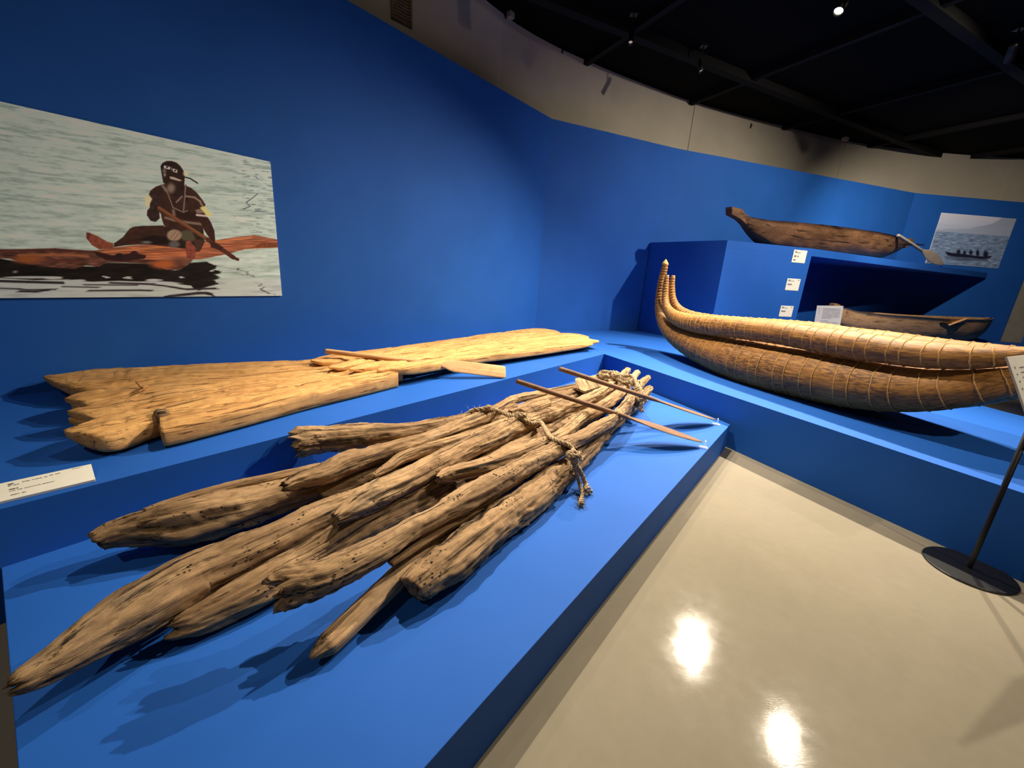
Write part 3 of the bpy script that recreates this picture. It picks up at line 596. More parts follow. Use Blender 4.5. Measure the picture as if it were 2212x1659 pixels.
# ================================================================ pale plank raft on the left
praft = empty('plank_raft', 'pale fan-shaped raft of carved logs pegged together on the left platform', 'raft')
def plank(st, zt, h, seed, tone=1.0):
    """st: stations (px, y of the back edge, y of the front edge[, z of the top, share of the thickness])."""
    rows = []
    for q in st:
        px, yb, yf = q[:3]; z = zt if len(q) < 4 else q[3]; k = 1 if len(q) < 5 else q[4]
        a_, b_ = atz(px, yb, z), atz(px, yf, z); rows.append((*((a_ + b_) / 2), *((a_ - b_) / 2 * 1.01), h * k))
    Q, s = spline(np.array(rows), .014); P, W, hh = Q[:, :3], Q[:, 3:6], np.maximum(Q[:, 6], .004); wl = np.linalg.norm(W, axis=1)
    n = 56; th = np.arange(n) / n * 2 * math.pi; c, si = np.cos(th), np.sin(th); o_ = seed * 13.7; m = len(P)
    cx = np.sign(c) * np.abs(c) ** .55; sx_ = np.sign(si) * np.abs(si) ** .5; S = s[:, None]; y = (wl[:, None] * cx[None])
    n1 = pn(S * 1.3 + o_, y * 4, si[None] + o_); n2 = pn(S * .9 + o_, y * 26, 2.2 + o_); n3 = pn(S * 16 + o_, y * 12, si[None]); n4 = pn(S * .8 + o_, y * 34, 7.7 + o_); n5 = pn(S * 5 + o_, y * 16, 3.1 + o_)
    kh = 1 + .10 * n1 + .12 * n2 + .05 * n3 - .20 * np.exp(-(n4 / .06) ** 2) - .16 * sm(.12, .18, n5)
    kw = 1 + .03 * pn(S * 4 + o_, 1.5, si[None]) + .015 * n3
    Z = -hh[:, None] + hh[:, None] * sx_[None] * np.where(si[None] > 0, kh, 1)
    X = P[:, None] + W[:, None] * (cx[None] * kw)[..., None]; X[..., 2] += Z
    i, jj = np.meshgrid(np.arange(m - 1), np.arange(n), indexing='ij'); k2 = (jj + 1) % n
    Qd = np.stack([i * n + jj, i * n + k2, (i + 1) * n + k2, (i + 1) * n + jj], -1).reshape(-1, 4)[:, ::-1]; V = X.reshape(-1, 3); T3 = []
    lc = np.stack([S * np.ones_like(y), y, np.broadcast_to(sx_[None] * h, y.shape)], -1).reshape(-1, 3); ar = np.arange(n); ar2 = (ar + 1) % n
    for e in (0, m - 1):
        V = np.vstack([V, X[e].mean(0)[None]]); lc = np.vstack([lc, [(s[e], 0, 0)]]); t3 = np.stack([e * n + ar, e * n + ar2, np.full(n, len(V) - 1)], -1); T3.append(t3 if e == 0 else t3[:, ::-1])
    ob = mesh_np('log', V, Qd, np.concatenate(T3), RAFTW, praft, lc); ob['tone'] = float(tone); return ob
zt = ZU + .135; hh = .062
plank([(94, 811, 814, zt - .01, .2), (120, 804, 823, zt, .5), (200, 792, 834), (345, 785, 816), (507, 779, 805), (657, 773, 794), (870, 758, 771)], zt, hh, 1, tone=1.0)
plank([(112, 824, 827, zt - .05, .2), (150, 822, 838, zt - .05, .5), (230, 815, 840, zt - .05, .6), (330, 805, 830, zt - .06, .5)], zt, hh, 11, tone=.8)
plank([(139, 858, 860, zt - .01, .2), (165, 847, 862, zt, .5), (205, 836, 865, zt, .8), (345, 814, 839), (507, 804, 821), (657, 793, 805), (870, 770, 778)], zt, hh, 2, tone=1.0)
plank([(153, 869, 872, zt - .035, .3), (190, 862, 876, zt - .03, .6), (250, 850, 866, zt - .03, .7), (330, 838, 850, zt - .04, .6)], zt, hh, 12, tone=.92)
plank([(145, 885, 888, zt - .01, .2), (175, 876, 890, zt, .5), (222, 866, 889, zt, .8), (345, 838, 872), (507, 820, 836), (657, 804, 816), (870, 777, 785)], zt, hh, 3, tone=1.03)
plank([(147, 901, 904, zt - .04, .25), (180, 893, 907, zt - .04, .5), (240, 880, 898, zt - .04, .6)], zt, hh, 13, tone=.85)
plank([(138, 927, 930, zt - .01, .25), (180, 908, 934, zt, .7), (240, 887, 930), (345, 871, 898), (507, 835, 862), (657, 815, 833), (870, 784, 794)], zt, hh * 1.07, 4, tone=1.05)
plank([(344, 888, 916, zt, .9), (360, 883, 917, zt), (507, 861, 884), (657, 832, 848), (760, 812, 826), (860, 795, 804)], zt, hh * 1.1, 5, tone=.98)
plank([(343, 913, 922, zt - .045, .6), (380, 906, 917, zt - .045, .7), (507, 884, 892, zt - .04, .72), (657, 848, 854, zt - .04, .72), (860, 804, 808, zt - .04, .72)], zt, hh, 15, tone=.86)
zt2 = zt + .045
plank([(671, 776, 778, zt2, .2), (700, 767, 779, zt2, .6), (760, 758, 773, zt2), (870, 744, 757, zt2 - .01), (1024, 723, 736, zt2 - .03), (1147, 708, 720, zt2 - .04), (1195, 711, 721, zt2 - .05, .7), (1215, 721, 724, zt2 - .06, .3)], zt2, .045, 6, tone=1.08)
plank([(710, 790, 792, zt2, .2), (740, 780, 789, zt2, .6), (800, 766, 778, zt2), (870, 757, 769, zt2 - .01), (1024, 736, 748, zt2 - .03), (1147, 720, 732, zt2 - .04), (1235, 718, 728, zt2 - .05, .8), (1272, 726, 729, zt2 - .06, .3)], zt2, .045, 7, tone=1.1)
plank([(755, 795, 797, zt2, .2), (790, 783, 792, zt2, .6), (870, 769, 781, zt2 - .01), (1024, 748, 760, zt2 - .03), (1147, 732, 746, zt2 - .04), (1250, 727, 738, zt2 - .05, .9), (1294, 735, 737, zt2 - .06, .3)], zt2, .045, 8, tone=1.08)
plank([(814, 796, 798, zt2 - .01, .2), (840, 787, 794, zt2 - .01, .6), (900, 777, 789, zt2 - .01), (1024, 760, 770, zt2 - .03), (1163, 744, 754, zt2 - .05), (1250, 736, 744, zt2 - .06, .8), (1281, 739, 743, zt2 - .07, .3)], zt2, .045, 9, tone=1.0)
# wooden peg and splinters standing out of the planks
for (x0, y0, z0, x1, y1, z1, r_) in ((294, 824, zt + .035, 306, 838, zt + .0, .006), (308, 838, zt + .02, 318, 836, zt - .002, .011), (300, 846, zt + .02, 316, 840, zt, .004)):
    a_, b_ = atz(x0, y0, z0), atz(x1, y1, z1); loft('peg', praft, np.array([a_, (a_ + b_) / 2 + np.array([0, 0, .004]), b_]), [r_ * .8, r_, r_], [r_ * .8, r_, r_], RAFTW, tone=.85)
a_, b_ = atz(345, 900, zt - .01), atz(352, 912, zt - .06)
loft('knot_stub', praft, np.array([a_ - DA * .02, a_, a_ + DA * .04]), [.03, .04, .03], [.03, .045, .03], DRIFT, tone=.7)
# brown catalogue characters written on the front log, blurred beyond reading in the photograph
tx = MB(); rg = np.random.default_rng(11)
for k in range(15):
    if k in (5, 8): continue
    x = 360 + k * 3.3; y = 886.5 - k * .52
    c = atz(x, y, zt + .012); e1 = DA * .0042; e2 = -NA * .0075
    for q in range(3):
        u, v = rg.uniform(-1, 1, 2); w = e1 * u + e2 * v * .6; dd = e2 * .8 if q < 2 else e1
        nn = np.cross(dd, (0, 0, 1.)); nn = nn / np.linalg.norm(nn) * .0011
        tx.add([c + w - dd - nn, c + w + dd - nn, c + w + dd + nn, c + w - dd + nn], [(0, 1, 2, 3)])
o = tx.build('inked_mark', plain('brown_ink', (.10, .03, .008), .8, .1), praft); o['kind'] = 'stuff'
# its paddle
ph = atz(709, 759, zt2 + .06); pb = atz(1092, 804, ZU + .055)
paddle('light wooden paddle with a square-ended blade lying on the pale plank raft', PADW, ph, pb, .021, None, .62, None, .062, tuple((lambda q: q / np.linalg.norm(q))(EYE - pb) + np.array([0, 0, .55])), True)
r = empty('acrylic_rest', 'clear acrylic rest under the square paddle blade on the left platform', 'stand', (pb[0] - .05, pb[1] - .02, ZU), 'acrylic paddle rests')
MB().box((0, 0, .003), (.03, 0, 0), (0, .02, 0), (0, 0, .003)).build('base', GLASS, r); MB().box((0, 0, .024), (.003, 0, 0), (0, .018, 0), (0, 0, .018)).build('upright', GLASS, r)

# ================================================================ the reed boat
BX = np.array([3.36, 3.34, 0]); BD = np.array([-.375, .927, 0]); BD /= np.linalg.norm(BD); BN = np.array([-BD[1], BD[0], 0]); BX = BX + BN * .21   # BN points to the camera side
boat = empty('reed_boat', 'golden reed boat of lashed bundles with a tall curved bow', 'boat')
def bundle(name, ctrl, off, spacing, side, rings=True):
    rows = []
    for (px, py, r, k) in ctrl:
        p = onplane(px, py, BX + BN * off * k, BN); rr = r * depth(p) / F
        if side < 0: p = p - BN * 2 * off * k
        rows.append((*p, rr))
    Q, s = spline(np.array(rows), .022); P, r = Q[:, :3], Q[:, 3]; T, A, B = frames(P, (0, 0, 1)); n = 40
    th = np.arange(n) / n * 2 * math.pi; c, si = np.cos(th), np.sin(th)
    # the lashings pinch the bundle a little: bulge between them
    sp = spacing(s); ph = np.concatenate([[0], np.cumsum(np.diff(s) / sp[:-1])])
    bul = 1 + .018 * (np.abs(np.sin(math.pi * ph)) - .5)
    R = r[:, None] * bul[:, None] * (1 + .02 * pn(s[:, None] * 5, c[None] * 6, si[None] * 6) + .012 * pn(s[:, None] * 3, c[None] * 14, si[None] * 14))
    X = P[:, None] + A[:, None] * (R * c)[..., None] + B[:, None] * (R * si)[..., None]
    lc = np.stack([np.broadcast_to(s[:, None], R.shape), r[:, None] * c, r[:, None] * si], -1)
    f = grid_faces(len(P), n) + [tuple(range(n - 1, -1, -1)), tuple((len(P) - 1) * n + i for i in range(n))]
    o_ = mesh(name, X.reshape(-1, 3), f, REED, boat, True, lc.reshape(-1, 3))
    if rings:
        for k in range(1, int(ph[-1])):
            i = float(np.interp(k + .12 * math.sin(k * 3.1), ph, np.arange(len(s)))); a = int(i); w = i - a; b = min(a + 1, len(s) - 1)
            q = lambda M_: M_[a] * (1 - w) + M_[b] * w
            cen, t_, a_, b_, rr = q(P), q(T), q(A), q(B), q(r); nn = 36; V = []; slant = .05 * math.sin(k * 1.7) + .06
            for j in range(nn):
                tj = 2 * math.pi * j / nn; e = a_ * math.cos(tj) + b_ * math.sin(tj); g = .0048 + .0012 * math.sin(j * 2.9)
                cj = cen + e * (rr * 1.004) + t_ * (rr * slant * math.cos(tj) + .002 * math.sin(j * 1.3 + k))
                V += [cj + e * g, cj + t_ * g, cj - e * g, cj - t_ * g]
            ff = []
            for j in range(nn):
                j2 = (j + 1) % nn
                for u in range(4): ff.append((j * 4 + u, j2 * 4 + u, j2 * 4 + (u + 1) % 4, j * 4 + (u + 1) % 4))
            mesh('lashing', V, ff, CORD, o_, True)
    return o_
HUL = [(1438, 567, 4, 0), (1436, 577, 6, 0), (1429, 602, 6, .05), (1423, 635, 6, .08), (1422, 662, 7, .12), (1429, 687, 11, .2), (1444, 709, 17, .35), (1470, 730, 23, .55), (1520, 753, 33, .8), (1600, 780, 45, 1), (1680, 799, 50, 1), (1760, 814, 52, 1), (1831, 827, 53, 1), (1906, 838, 51, 1), (1990, 843, 46, 1), (2060, 840, 42, 1), (2140, 830, 35, .9), (2210, 818, 27, .7), (2290, 800, 16, .4), (2350, 782, 8, .1)]
GUN = [(1441, 594, 4, .2), (1438, 618, 6, .2), (1437, 645, 7, .25), (1441, 666, 9, .35), (1455, 683, 13, .5), (1484, 695, 17, .7), (1530, 703, 20, .9), (1600, 710, 22, 1), (1681, 719, 24, 1), (1760, 733, 26, 1), (1831, 744, 29, 1), (1906, 755, 29, 1), (1982, 765, 29, 1), (2060, 771, 27, 1), (2132, 773, 23, .9), (2212, 768, 16, .6), (2290, 755, 9, .3), (2340, 742, 5, .1)]
hs = lambda s: np.interp(s, [0, .8, 1.3, 2.2, 4.5], [.035, .05, .085, .125, .14])
gs = lambda s: np.interp(s, [0, .6, 1.2, 2.2, 4.5], [.035, .045, .075, .10, .115])
bundle('hull_bundle', HUL, .20, hs, 1); bundle('hull_bundle', HUL, .20, hs, -1)
bundle('gunwale_bundle', GUN, .27, gs, 1); bundle('gunwale_bundle', GUN, .27, gs, -1)
bundle('inner_bundle', [(x, y - 22 * k, r * .9, k) for x, y, r, k in HUL[6:-1]], 0.0, hs, 1, False)
tp = onplane(1438, 563, BX, BN); loft('bow_tip', boat, np.array([tp + np.array([0, 0, -.07]), tp + np.array([0, 0, -.045]), tp + np.array([0, 0, .02])]), [.03, .046, .004], [.03, .046, .004], CORD, (1, 0, 0))

# ================================================================ dugout canoes
def canoe(name, label, st, p0, nrm, beam, material, zmin=None, tone=1.0, bow_block=None):
    """st: (px, py of the sheer, py of the keel, share of the beam); laid in the vertical plane p0/nrm."""
    nrm = np.asarray(nrm, float); rows = []
    for (px, ys, yk, b) in st:
        a_ = onplane(px, ys, p0, nrm); k_ = onplane(px, yk, p0, nrm); zk = k_[2] if zmin is None else max(k_[2], zmin + .004)
        rows.append((a_[0], a_[1], a_[2], zk, b))
    if zmin is not None:
        dz_ = min(r_[3] for r_ in rows) - zmin - .004; rows = [(r_[0], r_[1], r_[2], r_[3] - dz_, r_[4]) for r_ in rows]
    Q, s = spline(np.array([(r_[0], r_[1], 0, r_[2], r_[3], r_[4]) for r_ in rows]), .05); n = 25; phi = np.linspace(-math.pi / 2, math.pi / 2, n)
    root = empty(name, label, 'canoe', (*Q[len(Q) // 2, :2], Q[:, 4].min()))
    V = []; lc = []; m = len(Q)
    for lay, (sw, dz) in enumerate(((1.0, 0), (.88, .045))):
        for i in range(m):
            w = beam / 2 * Q[i, 5] * sw; zs, zk = Q[i, 3], min(Q[i, 4] + dz, Q[i, 3] - .005)
            for j, ph in enumerate(phi):
                x = w * math.copysign(abs(math.sin(ph)) ** .8, ph); z = zk + (zs - zk) * (1 - math.cos(ph)) ** 1.25
                bump_ = .012 * float(pn(s[i] * 2.5 + lay, ph * 1.5, 2.2))
                V.append((Q[i, 0] + nrm[0] * (x + bump_), Q[i, 1] + nrm[1] * (x + bump_), z)); lc.append((s[i], x, z))
    def idx(l, i, j): return (l * m + i) * n + j
    f = []
    for i in range(m - 1):
        for j in range(n - 1):
            f.append((idx(0, i, j), idx(0, i + 1, j), idx(0, i + 1, j + 1), idx(0, i, j + 1))); f.append((idx(1, i, j), idx(1, i, j + 1), idx(1, i + 1, j + 1), idx(1, i + 1, j)))
        for j in (0, n - 1): f.append((idx(0, i, j), idx(1, i, j), idx(1, i + 1, j), idx(0, i + 1, j)))
    for i in (0, m - 1):
        for j in range(n - 1): f.append((idx(0, i, j), idx(0, i, j + 1), idx(1, i, j + 1), idx(1, i, j)))
    V = np.array(V) - np.array(root.location)
    o_ = mesh('hull', V, f, material, root, True, lc); o_['tone'] = tone
    return root, Q
def offset_obj(o_, root): o_.location = -root.location; return o_
# dark canoe on the shelf
c1p = np.array([4.0, 7.42, 0]); hd = math.radians(64.5); c1d = np.array([math.sin(hd), math.cos(hd), 0]); c1n = np.array([c1d[1], -c1d[0], 0])
K1, Q1 = canoe('dugout_canoe', 'dark dugout canoe with upturned squared bow on the high shelf',
   [(1597, 462, 475, .12), (1606, 468, 486, .22), (1622, 473, 503, .4), (1642, 478, 519, .62), (1662, 480, 531, .78), (1700, 484, 540, .95), (1770, 491, 548, 1), (1850, 502, 556, 1), (1900, 510, 560, .85), (1925, 515, 552, .6), (1945, 518, 541, .35), (1958, 522, 533, .15)], c1p, c1n, .62, CANDK, ZP)
def poly_slab(name, pts, p0, nrm, th, material, root, tone=1.0):
    A_ = [onplane(x, y, p0, nrm) for x, y in pts]; n = len(A_); nrm = np.asarray(nrm)
    v = [p + nrm * th for p in A_] + [p - nrm * th for p in A_]
    f = [tuple(range(n)), tuple(range(2 * n - 1, n - 1, -1))] + [(i, n + i, n + (i + 1) % n, (i + 1) % n) for i in range(n)]
    o_ = mesh(name, np.array(v) - np.array(root.location), f, material, root, False, [(q[0] * .8 + q[1] * .4, q[2], 0) for q in v]); o_['tone'] = tone
    m = o_.modifiers.new('b', 'BEVEL'); m.width = .008; m.segments = 2; return o_
poly_slab('bow_block', [(1574, 447), (1597, 452), (1602, 460), (1614, 470), (1606, 486), (1593, 474), (1574, 464)], c1p, c1n, .06, CANDK, K1)
poly_slab('stern_block', [(1950, 521), (1958, 517), (1964, 515), (1969, 519), (1967, 526), (1957, 533), (1950, 536)], c1p, c1n, .05, CANDK, K1, 1.0)
# long pale paddle and a dark stick propped against it
a_ = onplane(1941, 509, c1p + c1n * .30, c1n); b_ = onplane(2036, 574, c1p + c1n * .42 + c1d * .2, c1n); b_[2] = max(b_[2], ZP + .05)
paddle('long grey paddle leaning on the stern of the dark canoe', plain('grey_wood', (.26, .22, .20), .6, .3, scale=8), a_, b_, .03, None, .95, None, .11, c1n)
st_a, st_b = onplane(1946, 527, c1p + c1n * .34, c1n), onplane(1996, 529, c1p + c1n * .34, c1n)
o = loft('boat_pole', None, np.array([st_a, (st_a + st_b) / 2, st_b]), [.014, .018, .010], [.014, .018, .010], BLACKM); tag(o, 'thin dark stick held level across the stern of the dark canoe', 'stick')
poly_slab('prow_wing', [(1928, 517), (1941, 507), (1945, 512), (1950, 526), (1930, 526)], c1p + c1n * .12, c1n, .03, plain('pale_prow_wood', (.16, .13, .12), .6, .3), K1)
# brown canoe on the platform behind the reed boat
c2p = np.array([10.2, 9.72, 0]); hd = math.radians(74); c2d = np.array([math.sin(hd), math.cos(hd), 0]); c2n = np.array([c2d[1], -c2d[0], 0])
K2, Q2 = canoe('dugout_canoe', 'brown dugout canoe on the platform behind the reed boat',
   [(1790, 662, 676, .15), (1800, 661, 690, .35), (1830, 670, 706, .7), (1870, 675, 722, .95), (1930, 679, 731, 1), (2000, 684, 734, 1), (2060, 686, 733, .95), (2100, 687, 730, .75), (2120, 687, 722, .5), (2134, 687, 708, .25), (2141, 686, 696, .08)], c2p, c2n, .74, CANLT, ZU, 1.0)
poly_slab('stem_knob', [(1795, 664), (1797, 656), (1803, 655), (1810, 658), (1812, 668), (1800, 676)], c2p, c2n, .06, CANLT, K2)
poly_slab('stained_patch', [(2126, 689), (2139, 687), (2137, 694), (2129, 702), (2120, 702)], c2p + c2n * .19, c2n, .012, plain('red_stain', (.10, .028, .018), .7, .2), K2)
ca, cb = onplane(2050, 702, c2p + c2n * .42, c2n), onplane(2087, 688.5, c2p + c2n * .36, c2n)
o = loft('boat_stick', None, np.array([ca, (ca + cb) / 2, cb]), [.03, .034, .03], [.018, .02, .018], PADW, tone=1.0); tag(o, 'short pale stick resting on the rim of the brown canoe', 'stick')
ca, cb = onplane(2032, 696, c2p + c2n * .385, c2n), onplane(2068, 702, c2p + c2n * .385, c2n)
o = loft('thwart', K2, np.array([ca, (ca + cb) / 2, cb]) - np.array(K2.location), [.02, .03, .02], [.02, .03, .02], CANDK, tone=.7)

# ================================================================ signs and labels
def text_lines(lines, o0, ux, uy, nrm, root, name='printed_text'):
    """lines: (x0, y0, x1, thickness) in metres from the top left corner of a card."""
    mb = MB(); rg = np.random.default_rng(len(lines) * 7 + 1)
    for (x0, y0, x1, t_) in lines:
        x = x0
        while x < x1:
            w = min(x1 - x, rg.uniform(.5, 1.6) * t_ * 1.6); hgt = t_ * rg.uniform(.65, 1.0)
            p = o0 + ux * x - uy * y0 + nrm * .0012
            mb.add([p, p + ux * w, p + ux * w - uy * hgt, p - uy * hgt], [(3, 2, 1, 0)]); x += w + t_ * rg.choice([.25, .3, .35, 1.2])
    o_ = mb.build(name, INK, root); o_['kind'] = 'stuff'; return o_
def card(name, label, o0, ux, uy, w, h, th, lines, group=None):
    ux, uy = np.asarray(ux, float), np.asarray(uy, float); ux = ux / np.linalg.norm(ux); uy = uy / np.linalg.norm(uy); nrm = np.cross(ux, uy)
    r = empty(name, label, 'label', o0 - uy * h, group); b = np.array(r.location)
    MB().box(o0 + ux * w / 2 - uy * h / 2 - nrm * th / 2 - b, ux * w / 2, uy * h / 2, nrm * th / 2).build('card', CARD, r, bevel=.001)
    text_lines(lines, o0 - b, ux, uy, nrm, r); return r
# three square cards on the pedestal front
pn_ = np.array([*(pe - pf), 0]); pux = pn_ / np.linalg.norm(pn_); pnr = np.cross(pux, (0, 0, 1.))
for (xa, ya, xb, yb, yc, lb, ls) in ((1716, 539, 1744.5, 542, 568, 'topmost of three square white cards on the pedestal front', 3), (1701.5, 601, 1730, 603.5, 628, 'middle of three square white cards on the pedestal front', 2), (1687.5, 660, 1715, 661.5, 685, 'lowest of three square white cards on the pedestal front', 2)):
    p0 = np.array([*pf, 0]) + pnr * .006; a_ = onplane(xa, ya, p0, pnr); b_ = onplane(xb, yb, p0, pnr); w = np.linalg.norm((b_ - a_)[:2])
    low = onplane(xa - 5.5, yc - 1.5, p0, pnr); h = a_[2] - low[2]
    L = [(.10 * w, .10 * h, .25 * w, .020), (.10 * w, .19 * h, .55 * w, .012), (.10 * w, .44 * h, .42 * w, .020), (.10 * w, .52 * h, .45 * w, .012)]
    if ls == 3: L += [(.10 * w, .74 * h, .30 * w, .016), (.10 * w, .80 * h, .26 * w, .014)]
    else: L += [(.8 * w, .10 * h, .92 * w, .012)]
    card('label_card', lb, a_, pux, (0, 0, 1), w, h, .005, L, 'square cards on the pedestal')
# long label lying on a wedge at the edge of the left platform
zc = ZU + .012
c0 = atz(206, 1035, ZU + .012); c1 = atz(192, 1003, ZU + .035); c2_ = atz(3, 1083, ZU + .012)
ux = (c0 - c2_); wl_ = np.linalg.norm(ux) ; ux = ux / wl_; uy = (c1 - c0); hc = np.linalg.norm(uy); uy = uy - ux * np.dot(uy, ux); uy /= np.linalg.norm(uy)
wl_ *= 1.12
card('label_card', 'long white label card tilted at the front edge of the left platform', c0 - ux * wl_ + uy * hc, ux, uy, wl_, hc, .012,
     [(.17 * wl_, .14 * hc, .22 * wl_, .012), (.17 * wl_, .25 * hc, .27 * wl_, .006), (.30 * wl_, .18 * hc, .56 * wl_, .005), (.56 * wl_, .15 * hc, .68 * wl_, .005), (.18 * wl_, .45 * hc, .26 * wl_, .008), (.18 * wl_, .56 * hc, .60 * wl_, .004), (.19 * wl_, .78 * hc, .33 * wl_, .005), (.80 * wl_, .08 * hc, .9 * wl_, .004)])
mbw = MB(); nrm_ = np.cross(ux, uy)
def sign(label, base, panel_c, ux, uy, w, h, lines, zb, rad=.195):
    r = empty('sign_stand', label, 'sign', (base[0], base[1], zb)); b = np.array(r.location)
    n = 48; v = []
    for rr, z in ((rad, 0), (rad, .008), (rad - .004, .012), (.02, .016)): v += [(rr * math.cos(6.28319 * i / n), rr * math.sin(6.28319 * i / n), z) for i in range(n)]
    f = grid_faces(4, n) + [tuple(range(n - 1, -1, -1)), tuple(3 * n + i for i in range(n))]
    mesh('base_plate', v, f, BLACKM, r, False)
    ux, uy = np.asarray(ux, float), np.asarray(uy, float); ux /= np.linalg.norm(ux); uy = uy - ux * np.dot(uy, ux); uy /= np.linalg.norm(uy); nrm = np.cross(ux, uy)
    tpz = panel_c[2] - zb - .01
    n = 20; v = []
    for z in (.012, tpz): v += [(.0125 * math.cos(6.28319 * i / n), .0125 * math.sin(6.28319 * i / n), z) for i in range(n)]
    mesh('pole', v, grid_faces(2, n) + [tuple(range(n, 2 * n))], BLACKM, r, True)
    pc = np.asarray(panel_c) - b
    MB().box(pc - nrm * .012, ux * .05, uy * .05, nrm * .006).build('bracket', BLACKM, r)
    pa = MB().box(pc, ux * w / 2, uy * h / 2, nrm * .004).build('panel', CARD, r, bevel=.001)
    text_lines(lines, pc - ux * w / 2 + uy * h / 2 + nrm * .004, ux, uy, nrm, pa)
    return r
para = [(.11, .055 + .024 * k, .385 - (.12 if k == 8 else 0), .008) for k in range(9)] + [(.11, .30, .22, .010)] + [(.11, .33 + .022 * k, .385, .006) for k in range(3)]
vert = [(.045, .05 + .034 * k, .057, .012) for k in range(4)]
pb_ = atz(2093, 1227, .012)
tl = np.array([2173., 772.])
# panel of the near sign: pick the height so that its top left corner shows at the frame edge
def panel_axes(yaw, tilt): 
    u = np.array([math.cos(yaw), math.sin(yaw), 0]); b_ = np.array([-u[1], u[0], 0]); return u, b_ * math.cos(tilt) + np.array([0, 0, math.sin(tilt)])
def ang(a, b): return math.atan2(b[1] - a[1], b[0] - a[0])
best = None; pz = atz(2173, 772, 1.10)
for yaw in np.radians(np.arange(-80, 60, 2)):
    for tilt_ in np.radians(np.arange(15, 80, 2.5)):
        uu, vv = panel_axes(yaw, tilt_); q0 = proj(pz); q1 = proj(pz + uu * .1); q2 = proj(pz - vv * .1)
        e = abs(ang(q0, q1) - math.atan2(-4, 39)) + abs(ang(q0, q2) - math.atan2(112, 39))
        if best is None or e < best[0]: best = (e, yaw, tilt_)
u1, v1 = panel_axes(best[1], best[2])
zt_ = 1.16; tlp = None
pc1 = np.array([pb_[0], pb_[1], 1.0]); w1, h1_ = .42, .40
best = None
for zc_ in np.linspace(.8, 1.25, 46):
    for sh in np.linspace(-.2, .2, 41):
        c_ = np.array([pb_[0], pb_[1], zc_]) + u1 * sh; q = proj(c_ - u1 * w1 / 2 + v1 * h1_ / 2); e = math.hypot(q[0] - tl[0], q[1] - tl[1])
        if best is None or e < best[0]: best = (e, c_)
sign('black round-based stand holding a white text panel at the right edge', pb_, best[1], u1, v1, w1, h1_, para + vert, 0)
# the second sign, behind the reed boat
sb = np.array([5.35, 5.75, 0]); c_a = onplane(1765, 660, sb, (0.6, .8, 0)); c_b = onplane(1822, 661, sb, (.6, .8, 0)); c_c = onplane(1776, 703, sb, (.6, .8, 0))
u2 = c_b - c_a; w2 = np.linalg.norm(u2); u2 /= w2
tilt = math.radians(40); best = None
hw = np.array([.6, .8, 0]); cen = None
for k2 in np.linspace(.3, 1.4, 45):
    for tl2 in np.linspace(.3, 1.4, 23):
        vv = np.array([-u2[1], u2[0], 0]) * math.cos(tl2) + np.array([0, 0, math.sin(tl2)]); vv -= u2 * np.dot(vv, u2); vv /= np.linalg.norm(vv)
        q = proj(c_a - vv * k2); e = math.hypot(q[0] - 1784, q[1] - 735)
        if best is None or e < best[0]: best = (e, k2, vv)
h2_, v2 = min(best[1], .6), best[2]
pc2 = c_a + u2 * w2 / 2 - v2 * h2_ / 2
kk = w2 / .42
sign('white text panel on a stand behind the reed boat', (pc2[0], pc2[1]), pc2, u2, v2, w2, h2_, [(a * kk, b * kk, c * kk, d * kk) for a, b, c, d in para + vert], ZU)

# ================================================================ the two photo prints on the walls
def sm(a, b, x): t_ = np.clip((x - a) / (b - a + 1e-9), 0, 1); return t_ * t_ * (3 - 2 * t_)
class Paint:
    def __init__(s, X, Y): s.X, s.Y = X, Y; s.c = np.zeros(X.shape + (3,))
    def put(s, mask, col):
        col = np.asarray(col, float); s.c = s.c * (1 - mask[..., None]) + (col if col.ndim > 1 else col[None, None]) * mask[..., None]
    def inside(s, poly, soft=.7):
        P = np.asarray(poly, float); x0, y0 = P.min(0) - 2; x1, y1 = P.max(0) + 2
        m = np.zeros(s.X.shape); sel = (s.X > x0) & (s.X < x1) & (s.Y > y0) & (s.Y < y1); x, y = s.X[sel], s.Y[sel]
        ins = np.zeros(x.shape, bool); dist = np.full(x.shape, 9.)
        for i in range(len(P)):
            (ax, ay), (bx, by) = P[i - 1], P[i]
            c_ = (ay > y) != (by > y); xi = (bx - ax) * (y - ay) / (by - ay + 1e-12) + ax; ins ^= c_ & (x < xi)
            L2 = (bx - ax) ** 2 + (by - ay) ** 2 + 1e-9; t_ = np.clip(((x - ax) * (bx - ax) + (y - ay) * (by - ay)) / L2, 0, 1)
            dist = np.minimum(dist, np.hypot(x - ax - t_ * (bx - ax), y - ay - t_ * (by - ay)))
        m[sel] = np.clip(.5 + np.where(ins, dist, -dist) / (2 * soft), 0, 1); return m
    def poly(s, poly, col, soft=.7, var=0, seed=0, fx=6, fy=6):
        m = s.inside(poly, soft); col = np.asarray(col, float)
        if var: col = col[None, None] * (1 + var * pn(s.X / fx + seed, s.Y / fy, seed + .5))[..., None]
        s.put(m, np.clip(col, 0, 255))
    def line(s, pts, w, col, soft=.6):
        for (ax, ay), (bx, by) in zip(pts[:-1], pts[1:]):
            L2 = (bx - ax) ** 2 + (by - ay) ** 2 + 1e-9; t_ = np.clip(((s.X - ax) * (bx - ax) + (s.Y - ay) * (by - ay)) / L2, 0, 1)
            d = np.hypot(s.X - ax - t_ * (bx - ax), s.Y - ay - t_ * (by - ay)); s.put(np.clip(.5 + (w / 2 - d) / (2 * soft), 0, 1), col)
    def ell(s, cx, cy, rx, ry, col, soft=.15): 
        d = np.hypot((s.X - cx) / rx, (s.Y - cy) / ry); s.put(np.clip(.5 + (1 - d) / (2 * soft), 0, 1), col)
